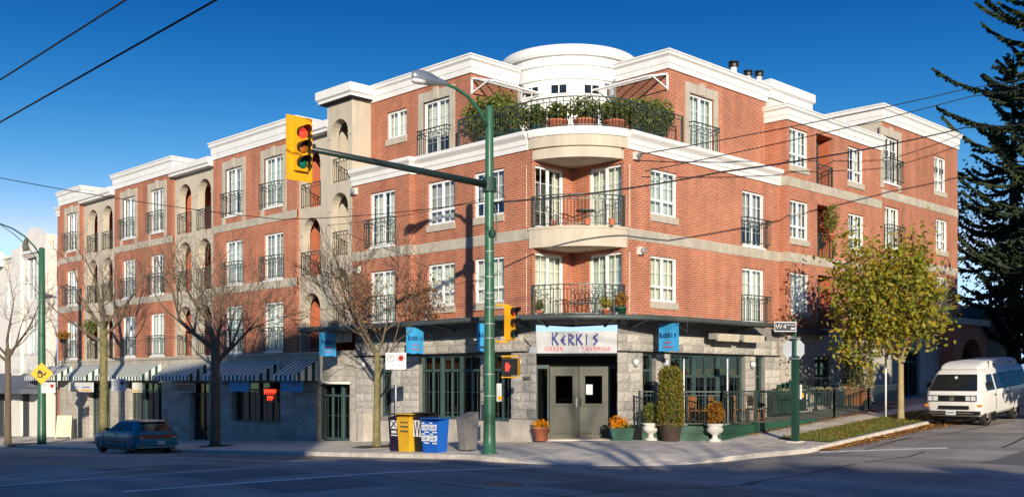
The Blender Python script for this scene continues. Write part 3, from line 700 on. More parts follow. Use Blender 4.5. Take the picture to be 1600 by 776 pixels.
sweep('cornice','white',[(3,42.35),(.35,42.35),(.35,41.1)],cornice(11.7,.55,.3)); sweep('stone_band','band',[(.35,42.35),(.35,41.1)],band(8.73,9.06)); sweep('stone_band','band',[(.35,42.35),(.35,41.1)],band(5.87,6.22))
def gallery(Ya, Yb, ar):
    arches = [(a, a+1.3, z, z+2.42) for a in ar for z in LV]
    arcade(XG,Ya,Yb,3.0,12.0,arches)
    for z in LV:
        loggia(XG,Ya-.05,Yb+.05,z,z+2.62)
        for a in ar:
            rail_mesh([(XG-.02,a+1.33),(XG-.02,a-.03)],1.0,.12,ends=True,post=.03).build('balcony_railing','iron',B,loc=(0,0,z+.02),uv=False)
            MB().box(XG-.03,XG+.03,a-.22,a,z+1.68,z+1.74).build('impost','beige',B); MB().box(XG-.03,XG+.03,a+1.3,a+1.52,z+1.68,z+1.74).build('impost','beige',B)
    sweep('cornice','white',[(XG,Ya+.0),(XG,Yb)],[(-.1,11.9),(.34,11.9),(.34,12.0),(.42,12.05),(.42,12.32),(-.1,12.32)])
gallery(27.0,23.0,(23.42,25.35)); gallery(37.9,33.65,(34.15,36.1)); gallery(15.99,13.43,(14.45,))
MB().box(XG+.4,XG+.9,25.3,26.8,4.35,4.95).build('hanging_panel','orange',B)
# --- right side blocks
Y2 = -.3
fr2 = [(11.68,13.08,10.25,11.72),(11.72,13.12,7.42,8.92),(11.76,13.16,4.6,6.1),(16.32,17.72,10.25,11.72),(16.38,17.78,7.42,8.92),(16.4,17.8,4.6,6.1)]
rec = [(13.72,15.1,9.62,11.8),(13.8,15.18,6.82,8.97),(13.84,15.2,4.0,6.15)]
Rw('brick_wall','brick',Y2,11.45,19.4,3.9,12.0,fr2+rec,.2)
for a, b, c, d in fr2: window((a,Y2,c),0,1.4,1.47 if c > 10 else 1.5,'W')
for a, b, c, d in rec:
    x0, x1, y0, y1 = a, b, Y2+.2, Y2+1.7; m = MB()
    m.poly((x0,y1,c),(x1,y1,c),(x1,y1,d),(x0,y1,d)); m.poly((x0,y0,c),(x0,y1,c),(x0,y1,d),(x0,y0,d)); m.poly((x1,y1,c),(x1,y0,c),(x1,y0,d),(x1,y1,d)); m.poly((x0,y0,d),(x0,y1,d),(x1,y1,d),(x1,y0,d))
    m.build('loggia_wall','orange',B); MB().box(x0,x1,Y2-.02,y1,c-.1,c-.004).build('loggia_floor','beige',B)
    MB().bar((x1-.25,Y2+.6,c),(x1-.25,Y2+.6,d),.09).build('balcony_post','iron',B)
    rail_mesh([(a+.02,Y2+.03),(b-.02,Y2+.03)],1.0,.12,ends=True,post=.03).build('balcony_railing','iron',B,loc=(0,0,c),uv=False)
wall('brick_wall','brick',(11.45,S4),-90,S4-Y2,3.9,12.0)
sweep('stone_band','band',[(11.45,0),(11.45,Y2),(19.4,Y2)],band(9.42,9.78)); sweep('stone_band','band',[(11.45,0),(11.45,Y2),(19.4,Y2)],band(ZB0,ZB1))
sweep('cornice','white',[(11.45,1.2),(11.45,Y2),(19.42,Y2)],cornice(11.95,.6,.27))
fr3 = [(19.55,21.0,10.66,12.68),(24.8,26.15,10.95,12.6),(19.7,21.1,7.75,9.6),(24.98,26.33,8.12,9.62),(25.1,26.45,5.38,6.88),(19.8,21.2,5.0,6.9)]
Rw('brick_wall','brick',Y2,19.4,27.5,3.9,13.32,fr3,.16)
for k, (a, b, c, d) in enumerate(fr3):
    st = 'D' if k in (0,2,5) else 'W'; window((a,Y2,c),0,round(b-a,2),round(d-c,2),st,sill=True)
    if st == 'D': juliet((a,Y2,c+.02),0,round(b-a,2))
surround((19.55,Y2,10.66),0,1.45,2.02,.3)
wall('stucco_wall','beige',(19.4,8),-90,8-Y2,11.5,13.32); wall('brick_wall','brick',(27.5,Y2),90,10,0,13.32)
sweep('stone_band','band',[(19.4,Y2),(27.5,Y2),(27.5,8)],band(9.94,10.3)); sweep('stone_band','band',[(19.4,Y2),(27.5,Y2),(27.5,8)],band(7.05,7.4))
sweep('cornice','white',[(19.4,6),(19.4,Y2),(27.5,Y2),(27.5,8)],cornice(13.27,.74,.27))
MB().box(19.5,27.4,Y2+.1,10,13.0,13.2).build('roof','roofgrey',B)
# roof stair box and flues
MB().box(17.6,21.2,4.2,9,12.0,15.0).build('stair_box','creamwall',B)
sweep('cornice','white',[(17.6,9),(17.6,4.2),(21.2,4.2),(21.2,9)],[(-.1,14.8),(.1,14.8),(.1,15.15),(.2,15.25),(.2,15.62),(-.1,15.62)])
for x, y, z, r in ((13.6,3.5,15.45,.17),(14.4,3.3,15.2,.15),(14.95,3.1,15.25,.15)):
    o = MB().lathe([(r*.8,12.2),(r*.8,z-.2)],12,(x,y,0)).build('flue','frame',B,True); MB().lathe([(r*.8,z-.25),(r*1.3,z-.22),(r*1.3,z-.12),(r*.9,z-.1),(r*1.35,z-.06),(r*1.25,z),(r*.3,z+.03)],12,(x,y,0)).build('flue_cap','black',o)

# --- ground floor: stone, shopfronts
def stonewall(X, Ya, Yb, z0, z1, holes, side='L', depth=.35):
    if side == 'L': return Lw('stone_wall','mortar',X,Ya,Yb,z0,z1,holes,depth)
    return Rw('stone_wall','mortar',X,Ya,Yb,z0,z1,holes,depth)
blockm = []
for k in range(8):                      # eight rock-faced block shapes, stretched to size
    m = MB(); rr = random.Random(k); n = 4; V = {}
    for i in range(n+1):
        for j in range(n+1):
            e = (i in (0,n)) or (j in (0,n)); y_ = 0 if e else -.6-.4*rr.random()
            xx = min(max(i/n+(0 if i in (0,n) else rr.uniform(-.06,.06)),0),1); zz = j/n+(0 if j in (0,n) else rr.uniform(-.06,.06))
            V[i,j] = len(m.v); m.v.append((xx, y_, zz))
    for i in range(n):
        for j in range(n): m.f.append((V[i,j],V[i+1,j],V[i+1,j+1],V[i,j+1]))
    for i in range(n):                  # edges back into the joint
        for (a, b) in (((i,0),(i+1,0)),((i+1,n),(i,n)),((0,i+1),(0,i)),((n,i),(n,i+1))):
            p, q = m.v[V[a]], m.v[V[b]]; m.poly(p, (p[0],1.2,p[2]), (q[0],1.2,q[2]), q)
    blockm.append(m.mesh('stone_block','stone',uv=False))
nb = [0]; spare = MB()
def stones(parent, u0, u1, z0, z1, row=.27, wid=.52):
    """blocks in the wall's own frame"""
    z = z0; k = random.randint(0,1)
    while z < z1-.06:
        h = min(row*random.uniform(.9,1.1), z1-z)
        if z1-z-h < .1: h = z1-z
        u = u0
        while u < u1-.05:
            w_ = wid*random.uniform(.65,1.35)
            if u1-u-w_ < .22: w_ = u1-u
            if nb[0] < 300:
                o = inst('stone_block', random.choice(blockm), parent, (u+.006,-.012,z+.006)); o.scale = (w_-.012,.022+.02*random.random(),h-.012); nb[0] += 1
            u += w_
        z += h; k += 1
# restaurant walls
H_L = [(4.72,7.95,.55,2.8),(3.22,4.3,.55,2.8),(9.65,10.3,.55,2.8)]
swL = stonewall(0,11.9,2.06,-.9,3.9,H_L)
H_R = [(2.95,3.6,.45,2.8),(4.45,9.0,.3,2.8),(9.75,10.35,.3,2.8)]
swR = stonewall(0,1.63,11.45,-.3,3.9,H_R,'R')
u = lambda Y: 11.9-Y
stones(swL,u(3.2),u(2.07),.65,2.85,.29,.55); stones(swL,u(4.70),u(4.32),.6,2.8,.29,.5); stones(swL,u(9.6),u(8.0),.4,2.8); stones(swL,u(11.88),u(10.35),.3,2.8); 
x_ = lambda X: X-1.63
stones(swR,.01,x_(2.9),.65,2.85,.29,.55); stones(swR,x_(3.65),x_(4.4),.6,2.8,.29); stones(swR,x_(9.05),x_(9.7),.3,2.8,.29)
stones(swL,.02,u(2.07),2.86,3.42,.28,.62); stones(swR,.01,9.6,2.86,3.42,.28,.62); stones(swR,x_(10.4),9.8,.4,2.8)
for Y0, Y1 in ((2.04,3.24),): MB().box(-.07,.1,Y0,Y1,-.4,.62).build('plinth','plinth',B)
MB().box(-.05,.1,3.24,8.0,-.6,.52).build('plinth','plinth',B); MB().box(-.05,.1,8.0,11.88,-.9,.38).build('plinth','plinth',B); MB().box(1.6,2.94,-.07,.1,-.2,.62).build('plinth','plinth',B)
MB().box(3.6,4.44,-.05,.1,-.2,.5).build('plinth','plinth',B)
# cable tray line under the frieze
MB().tube([(-.05,11.9,2.84),(-.05,2.0,2.84)],.025).build('conduit','black',B); MB().tube([(1.6,-.05,2.84),(11.4,-.05,2.84)],.025).build('conduit','black',B)
def shopfront(loc, rz, w_, z0, z1, n, transom=.72, midrail=None, blind=True):
    """green timber frames with panes; own frame like a wall"""
    m = MB(); f = .06; y0, y1 = .12, .24; h = z1-z0; zt = h*transom
    m.box(0,f,y0,y1,0,h).box(w_-f,w_,y0,y1,0,h).box(f,w_-f,y0,y1,0,f*1.6).box(f,w_-f,y0,y1,h-f,h).box(f,w_-f,y0+.01,y1,zt-.04,zt+.04)
    cols = [f+(w_-2*f)*k/n for k in range(n+1)]
    for k in range(1,n):
        t = .055 if k % 2 == 0 else .028; m.box(cols[k]-t,cols[k]+t,y0-.03 if k % 2 == 0 else y0+.01,y1,f*1.6,h-f)
    o = m.build('shopfront','greenframe',B,loc=(*loc,z0),rz=rz)
    for k in range(n):
        for a, b in ((f*1.6,zt-.04),(zt+.04,h-f)): MB().poly((cols[k]+.02,y0+.06,a),(cols[k+1]-.02,y0+.06,a),(cols[k+1]-.02,y0+.06,b),(cols[k]+.02,y0+.06,b)).build('pane','shopglass',o)
        m = MB(); c = (cols[k]+cols[k+1])/2; m.box(c-.008,c+.008,y0+.045,y0+.06,f*1.6,zt-.04).box(cols[k]+.03,cols[k+1]-.03,y0+.046,y0+.06,zt*.55-.008,zt*.55+.008); m.build('muntins','greenframe',o)
    if blind:
        for k in range(n): MB().box(cols[k]+.03,cols[k+1]-.03,.34,.37,zt+.02,zt+.28).build('wood_blind','wood',o)
    return o
shopfront((0,7.95),-90,3.23,.55,2.8,6,.76); shopfront((0,4.3),-90,1.08,.55,2.8,2,.76); shopfront((0,10.3),-90,.65,.55,2.8,1,.76,blind=False)
shopfront((2.95,0),0,.65,.45,2.8,1,.76,blind=False); shopfront((4.45,0),0,4.55,.3,2.8,6,.70); shopfront((9.75,0),0,.6,.3,2.8,1,.70)
# dining room seen through the glass
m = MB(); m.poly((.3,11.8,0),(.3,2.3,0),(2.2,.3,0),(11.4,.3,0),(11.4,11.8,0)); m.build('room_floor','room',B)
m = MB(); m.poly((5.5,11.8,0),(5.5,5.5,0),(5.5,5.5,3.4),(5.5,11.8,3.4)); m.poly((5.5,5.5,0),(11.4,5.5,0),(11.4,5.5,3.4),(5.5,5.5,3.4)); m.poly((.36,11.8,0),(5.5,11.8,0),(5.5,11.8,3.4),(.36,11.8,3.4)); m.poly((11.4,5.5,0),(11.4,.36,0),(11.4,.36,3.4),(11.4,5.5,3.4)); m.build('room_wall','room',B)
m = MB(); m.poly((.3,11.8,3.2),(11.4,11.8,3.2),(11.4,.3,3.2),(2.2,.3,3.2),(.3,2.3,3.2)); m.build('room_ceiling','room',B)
# entrance in the chamfer
c45 = math.sqrt(.5)
E0 = Vector((0,2.06)); E1 = Vector((1.63,0)); ed = (E1-E0).normalized(); en = Vector((-ed.y, ed.x)); 
erz = math.degrees(math.atan2(ed.y, ed.x)); EL = (E1-E0).length; em = (E0+E1)/2
def ent(a, o_): p = em+ed*a+en*o_; return (p.x, p.y)      # along the chord, inwards
ec = [(*ent(-EL/2,0),),(*ent(-1.62,1.3),)]
m = MB()
for sgn in (-1,1):
    p, q = ent(sgn*EL/2,0), ent(sgn*1.55,1.25); a, b = (p, q) if sgn > 0 else (q, p)
    m.poly((*a,-.3),(*b,-.3),(*b,3.9),(*a,3.9))
m.build('entrance_side','stonetex',B)
MB().prism([ent(-EL/2-.0,0.02),ent(EL/2,.02),ent(1.7,1.6),ent(-1.7,1.6)],2.72,2.8).build('shade_soffit','dark',B)  # soffit coloured near black, the recess shade put into its colour
root = MB().box(-1.55,1.55,0,.1,2.42,2.74).build('shade_header','dark',B,loc=(*ent(0,1.3),0),rz=erz)  # dark colour here stands in for the soffit's shadow over the doors
def dleaf(a):
    fr = MB(); w_ = .97; x0 = a; h = 2.36
    fr.box(x0,x0+w_,.02,.07,0,1.12).box(x0,x0+.2,.02,.07,1.12,2.05).box(x0+w_-.2,x0+w_,.02,.07,1.12,2.05).box(x0,x0+w_,.02,.07,2.05,h)
    for z in (.14,): fr.box(x0+.12,x0+w_-.12,.0,.02,.22,.94)
    fr.box(x0+.17,x0+.2,-.01,.02,1.1,2.08).box(x0+w_-.2,x0+w_-.17,-.01,.02,1.1,2.08).box(x0+.2,x0+w_-.2,-.01,.02,1.09,1.12).box(x0+.2,x0+w_-.2,-.01,.02,2.05,2.08)
    o = fr.build('door','door',B,loc=(*ent(0,1.28),0.01),rz=erz)
    MB().poly((x0+.2,.045,1.12),(x0+w_-.2,.045,1.12),(x0+w_-.2,.045,2.05),(x0+.2,.045,2.05)).build('pane','shopglass',o)
    st = MB()
    for zz in (1.03,.12):
        for k in range(6): st.box(x0+.16+k*.125-.02,x0+.16+k*.125+.02,-.012,.022,zz-.02,zz+.02)
    st.build('stud','armgreen',o); return o
d1 = dleaf(-.98); d2 = dleaf(.01)
MB().box(-.1,-.06,-.07,.02,1.02,1.32).build('handle','galv',d1); MB().box(.05,.09,-.07,.02,1.02,1.32).build('handle','black',d2)
MB().box(.24,.46,.03,.04,1.42,1.76).build('notice','signwhite',d2)
for sgn in (-1,1):
    xa = 1.0 if sgn > 0 else -1.45; m = MB(); m.box(xa,xa+.06,0,.12,.4,2.42).box(xa+.39,xa+.45,0,.12,.4,2.42).box(xa+.06,xa+.39,0,.12,.4,.5).box(xa+.06,xa+.39,0,.12,2.3,2.42)
    o = m.build('sidelight','greenframe',B,loc=(*ent(0,1.28),0),rz=erz); MB().poly((xa+.06,.06,.5),(xa+.39,.06,.5),(xa+.39,.06,2.3),(xa+.06,.06,2.3)).build('pane','shopglass',o)
    MB().box(xa,xa+.45,-.02,.12,-.1,.4).build('plinth','plinth',B,loc=(*ent(0,1.28),0),rz=erz)
MB().prism([ent(-1.4,-.05),ent(1.4,-.05),ent(1.7,1.6),ent(-1.7,1.6)],-.2,.005).build('door_step','concrete',B)
# round wall lamps on the piers
for X, Y in ((-.1,2.75),(2.45,-.1),(4.05,-.1),(9.4,-.1),(-.1,11.2)):
    dx = -1 if Y > 1 else 0; dy = 0 if Y > 1 else -1
    o = MB().lathe([(.02,-.02),(.12,-.02),(.13,.03),(.11,.05)],14).build('wall_lamp','galv',B,loc=(X+.0*dx,Y,2.5)); o.rotation_euler = (R(90),0,0) if dy else (R(90),0,R(-90))
    o2 = MB().lathe([(.1,.0),(.095,.05),(.06,.1),(.01,.12)],14).build('lamp_bowl','lampglass',o,True)
    o.scale = (1,1.25,1)
# canopy ring round the corner
co = [(-.3,14.45),(-.9,14.3),(-1.25,13.9),(-1.35,13.4),(-1.35,11),(-1.35,8.5),(-1.35,6),(-1.35,4.2)]
co += [(3.2-4.55*math.cos(R(a)), 3.2-4.55*math.sin(R(a))) for a in range(10,90,8)]+[(4.2,-1.35),(6,-1.35),(8,-1.35),(9.4,-1.35)]
def wallpt(p):
    x, y_ = p
    if y_ > 2.3 and x < 0: return (-.02 if y_ < 8.24 else XL-.02, y_)
    if x > 2.0: return (x, -.02)
    t = Vector((x-3.2,y_-3.2)); t = t/t.length*3.35; q = (3.2+t.x, 3.2+t.y)
    return q
m = MB(); n = len(co)
for p in co:
    q = wallpt(p); m.v += [(p[0],p[1],3.90),(q[0],q[1],3.99),(p[0],p[1],3.87),(q[0],q[1],3.93)]
for i in range(n-1):
    a = 4*i; m.f += [(a,a+4,a+5,a+1),(a+2,a+3,a+7,a+6)]
m.build('canopy_roof','canopyroof',B)
MB().tube([(p[0],p[1],3.88) for p in co],.085,8).build('canopy_edge','canopy',B,True)
MB().tube([(wallpt(p)[0]+(p[0]-wallpt(p)[0])*.45,wallpt(p)[1]+(p[1]-wallpt(p)[1])*.45,3.86) for p in co],.04,6).build('canopy_rail','canopy',B)
for k in range(4,n,2):
    p = co[k]; q = wallpt(p); MB().tube([(q[0],q[1],3.66),(q[0]+(p[0]-q[0])*.5,q[1]+(p[1]-q[1])*.5,3.78),(p[0],p[1],3.86)],.05,6).build('canopy_bracket','canopy',B)
for k in range(3,n-1):
    p = Vector(co[k]); q = Vector(wallpt(co[k])); MB().bar((*p,3.93),(*q,4.02),.035).build('canopy_rib','canopy',B)
m = MB()
for i in range(len(co)-1):
    p = co[i]; m.lathe([(.045,3.96),(.05,4.0),(.02,4.03)],8,(p[0],p[1],0))
m.build('canopy_finials','galv',B)

# --- shops under the wing
zb = lambda Y: T(0,Y)-.3
H_S = [(12.25,14.55,-1.0,1.75),(17.25,21.3,.05,1.85),(23.4,25.2,-1.6,1.8),(28.2,31.9,-.35,1.8),(34.2,36.9,-1.8,1.8)]
sw = Lw('stone_wall','stonetex',0,41.1,11.9,-2,3.05,H_S,.5)
u2 = lambda Y: 41.1-Y
for a, b, z0, z1 in ((17.2,16.3,-.45,1.85),(15.99,14.6,-.5,1.85),(22.6,21.35,-.55,1.85),(28.15,25.3,-.9,1.85),(34.15,31.95,-1.2,1.85),(40.9,36.95,-1.4,1.85)): stones(sw,u2(a),u2(b),z0,z1,.28,.6)
sweep('stone_beam','band',[(0,41.1),(0,11.9)],[(-.05,2.5),(.04,2.5),(.04,2.92),(.1,2.96),(.1,3.08),(-.05,3.08)])
for a, b, z0, z1, n in ((17.25,21.3,.05,1.85,4),(28.2,31.9,-.35,1.8,5),(34.2,36.9,-1.3,1.8,4),(23.4,25.2,-1.0,1.8,2),(12.25,14.55,-.5,1.75,3)):
    shopfront((.1,b),-90,b-a,z0,z1,n,.8,blind=False)
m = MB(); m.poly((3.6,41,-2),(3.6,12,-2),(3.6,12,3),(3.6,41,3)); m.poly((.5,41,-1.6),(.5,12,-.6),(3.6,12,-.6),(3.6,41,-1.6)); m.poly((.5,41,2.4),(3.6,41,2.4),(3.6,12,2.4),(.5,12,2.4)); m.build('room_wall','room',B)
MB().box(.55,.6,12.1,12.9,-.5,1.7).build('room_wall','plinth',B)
for Y0, Y1, z in ((28.6,31.5,-.3),(18.0,20.6,.1)): MB().box(1.4,1.5,Y0,Y1,z,z+1.1).build('display_shelf','wood',B)
# striped awnings, one per bay
def awn(Ya, Yb, lab):
    x = -1.12; z0, z1, zt = 1.9, 2.12, 2.76; m = MB()
    m.poly((-.02,Ya,zt),(x,Ya,z1),(x,Yb,z1),(-.02,Yb,zt)); m.poly((x,Ya,z1),(x,Ya,z0),(x,Yb,z0),(x,Yb,z1))
    m.poly((-.02,Yb,zt),(x,Yb,z1),(x,Yb,z0),(-.02,Yb,z0)); m.poly((-.02,Ya,zt),(-.02,Ya,z0),(x,Ya,z0),(x,Ya,z1))
    o = m.build('awning','awning',B); MB().bar((x+.02,Ya,z1-.02),(x+.02,Yb,z1-.02),.03).bar((x+.02,Ya,z0+.02),(x+.02,Yb,z0+.02),.02).build('awning_frame','galv',o)
for Ya, Yb in ((43.6,39.2),(37.9,34.94),(33.6,28.2),(26.9,23.3),(22.0,17.25),(16.05,14.37)): awn(Ya, Yb, '')
# --- ground floor of the side-street blocks
HS = [(13.6,14.9,.9,2.9),(16.6,17.9,.9,2.9)]
sr = Rw('stone_wall','stonetex',Y2,11.45,27.5,-.3,3.9,HS+[(21.5,23.2,1.0,3.2)],.35)
wall('stone_wall','stonetex',(11.45,0),-90,.3,-.3,3.9)
stones(sr,.05,2.1,.4,3.0)
for a, b, c, d in HS: shopfront((a,Y2),0,b-a,c,d,2,.75,blind=False)
shopfront((21.5,Y2),0,1.7,1.0,3.2,2,.8,blind=False)
m = MB(); m.poly((11.5,3,0),(27.4,3,0),(27.4,3,3.5),(11.5,3,3.5)); m.build('room_wall','dark',B)
# brick parkade portal with an arch
po = Rw('brick_wall','brick',-1.0,25.4,29.4,.0,4.6,[(26.2,28.9,.8,3.95,'arch')],.6); wall('brick_wall','brick',(25.4,Y2),-90,.7,.0,4.6); wall('brick_wall','brick',(29.4,-1.0),90,8,0,4.6)
MB().box(25.3,29.55,-1.12,6,4.6,4.9).build('coping','band',B); MB().box(26,29,.9,1.0,.8,4.0).build('garage_door','siding',B)
for z in (1.6,2.3,3.0): MB().box(26,29,.87,.9,z,z+.04).build('door_rib','dark',B)
# ------------------------------------------------------------------ lettering
def text_mesh(s_, size, m, ext=.004, align='CENTER', spacing=1.0):
    cu = bpy.data.curves.new('t','FONT'); cu.body = s_; cu.size = size; cu.extrude = ext; cu.align_x = align; cu.align_y = 'CENTER'; cu.space_character = spacing; cu.resolution_u = 2
    o = bpy.data.objects.new('t', cu); sc.collection.objects.link(o); bpy.context.view_layer.update()
    me = bpy.data.meshes.new_from_object(o.evaluated_get(bpy.context.evaluated_depsgraph_get())); bpy.data.objects.remove(o); bpy.data.curves.remove(cu)
    for v in me.vertices: x, y, z = v.co; v.co = (x, -z, y)
    me.materials.clear(); me.materials.append(M[m]); return me
GL = {'K':[[(.05,0),(.05,1)],[(.05,.42),(.6,1)],[(.2,.58),(.68,0)]], 'E':[[(.55,.86),(.12,.45),(.58,.02)],[(.15,.45),(.5,.47)]],
      'R':[[(.08,0),(.08,1),(.6,.72),(.12,.46),(.66,0)]], 'I':[[(.25,0),(.25,1)]], 'S':[[(.58,1),(.12,.66),(.55,.4),(.12,0)]]}
def greek(mb, s_, x, z, h, pitch, t, y=-.02, up=1.12):
    for i, ch in enumerate(s_):
        hh = h*(up if i == 0 else 1)
        for st in GL[ch]:
            for p, q in zip(st, st[1:]): mb.bar((x+i*pitch+p[0]*h*.8,y,z+p[1]*hh),(x+i*pitch+q[0]*h*.8,y,z+q[1]*hh),.03 if t > .03 else .012,t)
    return mb
mat('galvboard', (.47,.475,.475), .5, var=.06)
# restaurant sign over the doors
sg = thing('restaurant_sign', 'pale fascia sign with blue and red lettering above the restaurant doors', 'sign', (*ent(0,-.02),0), erz)
MB().box(-1.3,1.3,-.06,.04,2.78,3.48).build('board','galvboard',sg)
greek(MB(),'KERKIS',-.78,3.04,.36,.26,.062,-.09).build('lettering','letterblue',sg,uv=False)
inst('lettering', text_mesh('GREEK',.2,'letterred',.006,spacing=1.1), sg, (-.72,-.07,2.91)); inst('lettering', text_mesh('TAVERNA',.2,'letterred',.006,spacing=1.12), sg, (.62,-.07,2.91))
num = inst('house_number', text_mesh('3605',.2,'black',.004), B, (-.075,2.42,1.97), -90)
# blue hanging banners
def banner(label, loc, rz, w_=.78, h=.9, text=True):
    t = thing('hanging_banner', label, 'banner', loc, rz, 'blue restaurant banners under the canopy')
    m = MB(); n = 6
    for i in range(n):
        a, b = w_*i/n, w_*(i+1)/n; ya, yb = .015*math.sin(i*1.3), .015*math.sin((i+1)*1.3)
        for o_ in (-.006,.006): m.poly((a,ya+o_,.02*math.sin(i*2)),(b,yb+o_,.02*math.sin(i*2+2)),(b,yb+o_,h),(a,ya+o_,h))
    m.build('cloth','signblue',t); MB().tube([(-.05,0,h+.02),(w_+.35,0,h+.02)],.016).tube([(w_+.35,0,h+.02),(w_+.35,0,h-.3),(w_*.8,0,h+.02)],.012).build('bracket','iron',t)
    if text:
        greek(MB(),'KERKIS',.07,h*.5,.15,.112,.026,-.03).build('lettering','navy',t,uv=False)
        inst('lettering', text_mesh('GREEK',.085,'letterred',.003,spacing=1.15), t, (w_/2,-.03,h*.32)); inst('lettering', text_mesh('TAVERNA',.085,'letterred',.003,spacing=1.15), t, (w_/2,-.03,h*.16))
    return t
banner('blue hanging banner beside the striped awnings, left end of the canopy', (-1.6,12.0,2.84), 0)
banner('blue hanging banner behind the slender mossy street tree', (-1.6,6.75,2.84), 0)
banner('blue hanging banner half hidden behind the green lamp pole', (-1.6,3.15,2.84), 0)
banner('blue hanging banner right of the restaurant doors, above the column cedar', (3.0,-.62,2.84), -90)
def board_sign(label, loc, w_, h, m, rz=-90, mark=None):
    t = thing('fascia_board', label, 'sign', loc, rz); MB().box(0,w_,-.03,.03,0,h).build('board',m,t)
    if mark: mark(t, w_, h)
    return t
def wavy(t, w_, h): 
    for z in (.18,.3): MB().tube([(w_*.45,-.04,z),(w_*.6,-.04,z+.06),(w_*.75,-.04,z),(w_*.9,-.04,z+.07)],.012,4).build('lettering','letterred',t)
board_sign('blue board with red squiggle hung under the last striped awning', (-.75,16.0,1.46), 1.55, .42, 'signblue', mark=wavy)
board_sign('blue board under the awning above the shop window with the red neon', (-.75,20.2,1.42), 1.7, .44, 'signblue')
def bars(t, w_, h):
    MB().box(w_*.05,w_*.47,-.04,-.03,.05,.13).box(w_*.53,w_*.95,-.04,-.03,.05,.13).build('print','diamond',t); MB().box(w_*.1,w_*.4,-.04,-.03,.22,.3).box(w_*.58,w_*.9,-.04,-.03,.22,.3).build('print','signback',t)
board_sign('long white shop sign with yellow bars below the striped awning', (-.85,37.6,1.28), 3.2, .52, 'signwhite', mark=bars)
board_sign('short cream shop sign with a yellow bar beside the shop window', (-.85,29.6,1.3), 1.0, .5, 'cream', mark=lambda t, w_, h: MB().box(.05,w_-.05,-.04,-.03,.05,.13).build('print','diamond',t))
bs = board_sign('black framed signboard over the shop doorway behind the big bare tree', (-.6,25.4,1.36), 1.9, .4, 'black', mark=lambda t, w_, h: MB().box(0,w_,-.04,-.03,0,.03).box(0,w_,-.04,-.03,h-.03,h).box(0,.03,-.04,-.03,.03,h-.03).box(w_-.03,w_,-.04,-.03,.03,h-.03).build('border','signwhite',t))
# red neon in a shop window
emis('neon', (1,.05,.02), 2.2)
nn = thing('neon_sign', 'red neon sign glowing in the shop window under the blue board', 'sign', (.2,18.9,1.02), -90)
m = MB()
for r_, n_ in ((.28,6),(.0,3)):
    for k in range(n_):
        x0 = .05+k*.16+(.24 if n_ == 3 else 0)
        m.tube([(x0,0,r_),(x0,0,r_+.2),(x0+.1,0,r_+.2),(x0+.1,0,r_+.1),(x0,0,r_+.1)],.016,5)
m.build('tubes','neon',nn); MB().box(-.02,1.05,.03,.05,-.06,.56).build('backing','black',nn)
# patio heaters under the canopy, security lights
for lab, X in (('long grey patio heater on the frieze, nearer the restaurant doors',6.35),('long grey patio heater on the frieze, nearer the stop sign',8.0)):
    t = thing('patio_heater', lab, 'heater', (X,-.55,3.42), 0, 'patio heaters'); MB().hexa([(0,-.12,-.14),(1.25,-.12,-.14),(1.25,.12,-.1),(0,.12,-.1)],[(0,-.16,.12),(1.25,-.16,.12),(1.25,.14,.14),(0,.14,.14)]).build('body','beige',t); MB().box(-.3,-.02,-.1,.1,-.08,.12).build('control_box','galv',t); MB().bar((.2,.1,.1),(.2,.55,.2),.03).build('bracket','black',t); MB().bar((1,.1,.1),(1,.55,.2),.03).build('bracket','black',t)
for X, Y, z in ((2.5,-.12,9.22),(2.75,-.1,6.15),(XL-.1,11.5,9.2),(XL-.1,11.3,6.15)):
    o = MB().box(-.12,.12,-.02,.1,-.12,.12).build('wall_vent','creamwall',B,loc=(X,Y,z),rz=0 if Y < 1 else -90); MB().lathe([(.1,0),(.1,.12),(.06,.14)],10).build('vent_hood','galv',o).rotation_euler = (R(90),0,0)

# ------------------------------------------------------------------ patio deck and fence
D0, D1, D2 = (1.95,-.75), (3.45,-2.72), (16.2,-2.6)
dk = thing('patio_deck', 'dark green painted wooden patio deck in front of the restaurant windows', 'deck')
MB().prism([(1.9,-.1),D0,D1,(5.45,-2.65),(5.45,-.1)],.02,.44).build('platform','dark',dk)
for k, (a, b) in enumerate(((D0,D1),(D1,(5.45,-2.7)))):
    A_, B_ = Vector(a), Vector(b); d = (B_-A_).normalized(); n_ = Vector((d.y,-d.x))
    for z0, z1 in ((-.06,.21),(.22,.46)):
        p = [A_+n_*.0, B_+n_*0, B_+n_*.035, A_+n_*.035]; MB().hexa([(q.x,q.y,z0) for q in p[::-1]],[(q.x,q.y,z1) for q in p[::-1]]).build('plank','deckgreen',dk)
MB().box(5.38,5.52,-2.78,-2.6,-.1,.52).build('corner_post','darkgreen',dk)
MB().hexa([(5.52,-2.72,.0),(9.5,-2.72,.25),(9.5,-2.62,.25),(5.52,-2.62,.0)],[(5.52,-2.72,.5),(9.5,-2.72,.56),(9.5,-2.62,.56),(5.52,-2.62,.5)]).build('plank','deckgreen',dk)
for k in range(9): MB().box(2.2+k*.35,2.54+k*.35,-2.6 if k > 3 else -1.6-.2*k,-.1,.441,.465).build('plank','darkgreen',dk)
fn = thing('patio_fence', 'dark metal patio fence with thin bars along the side street', 'fence')
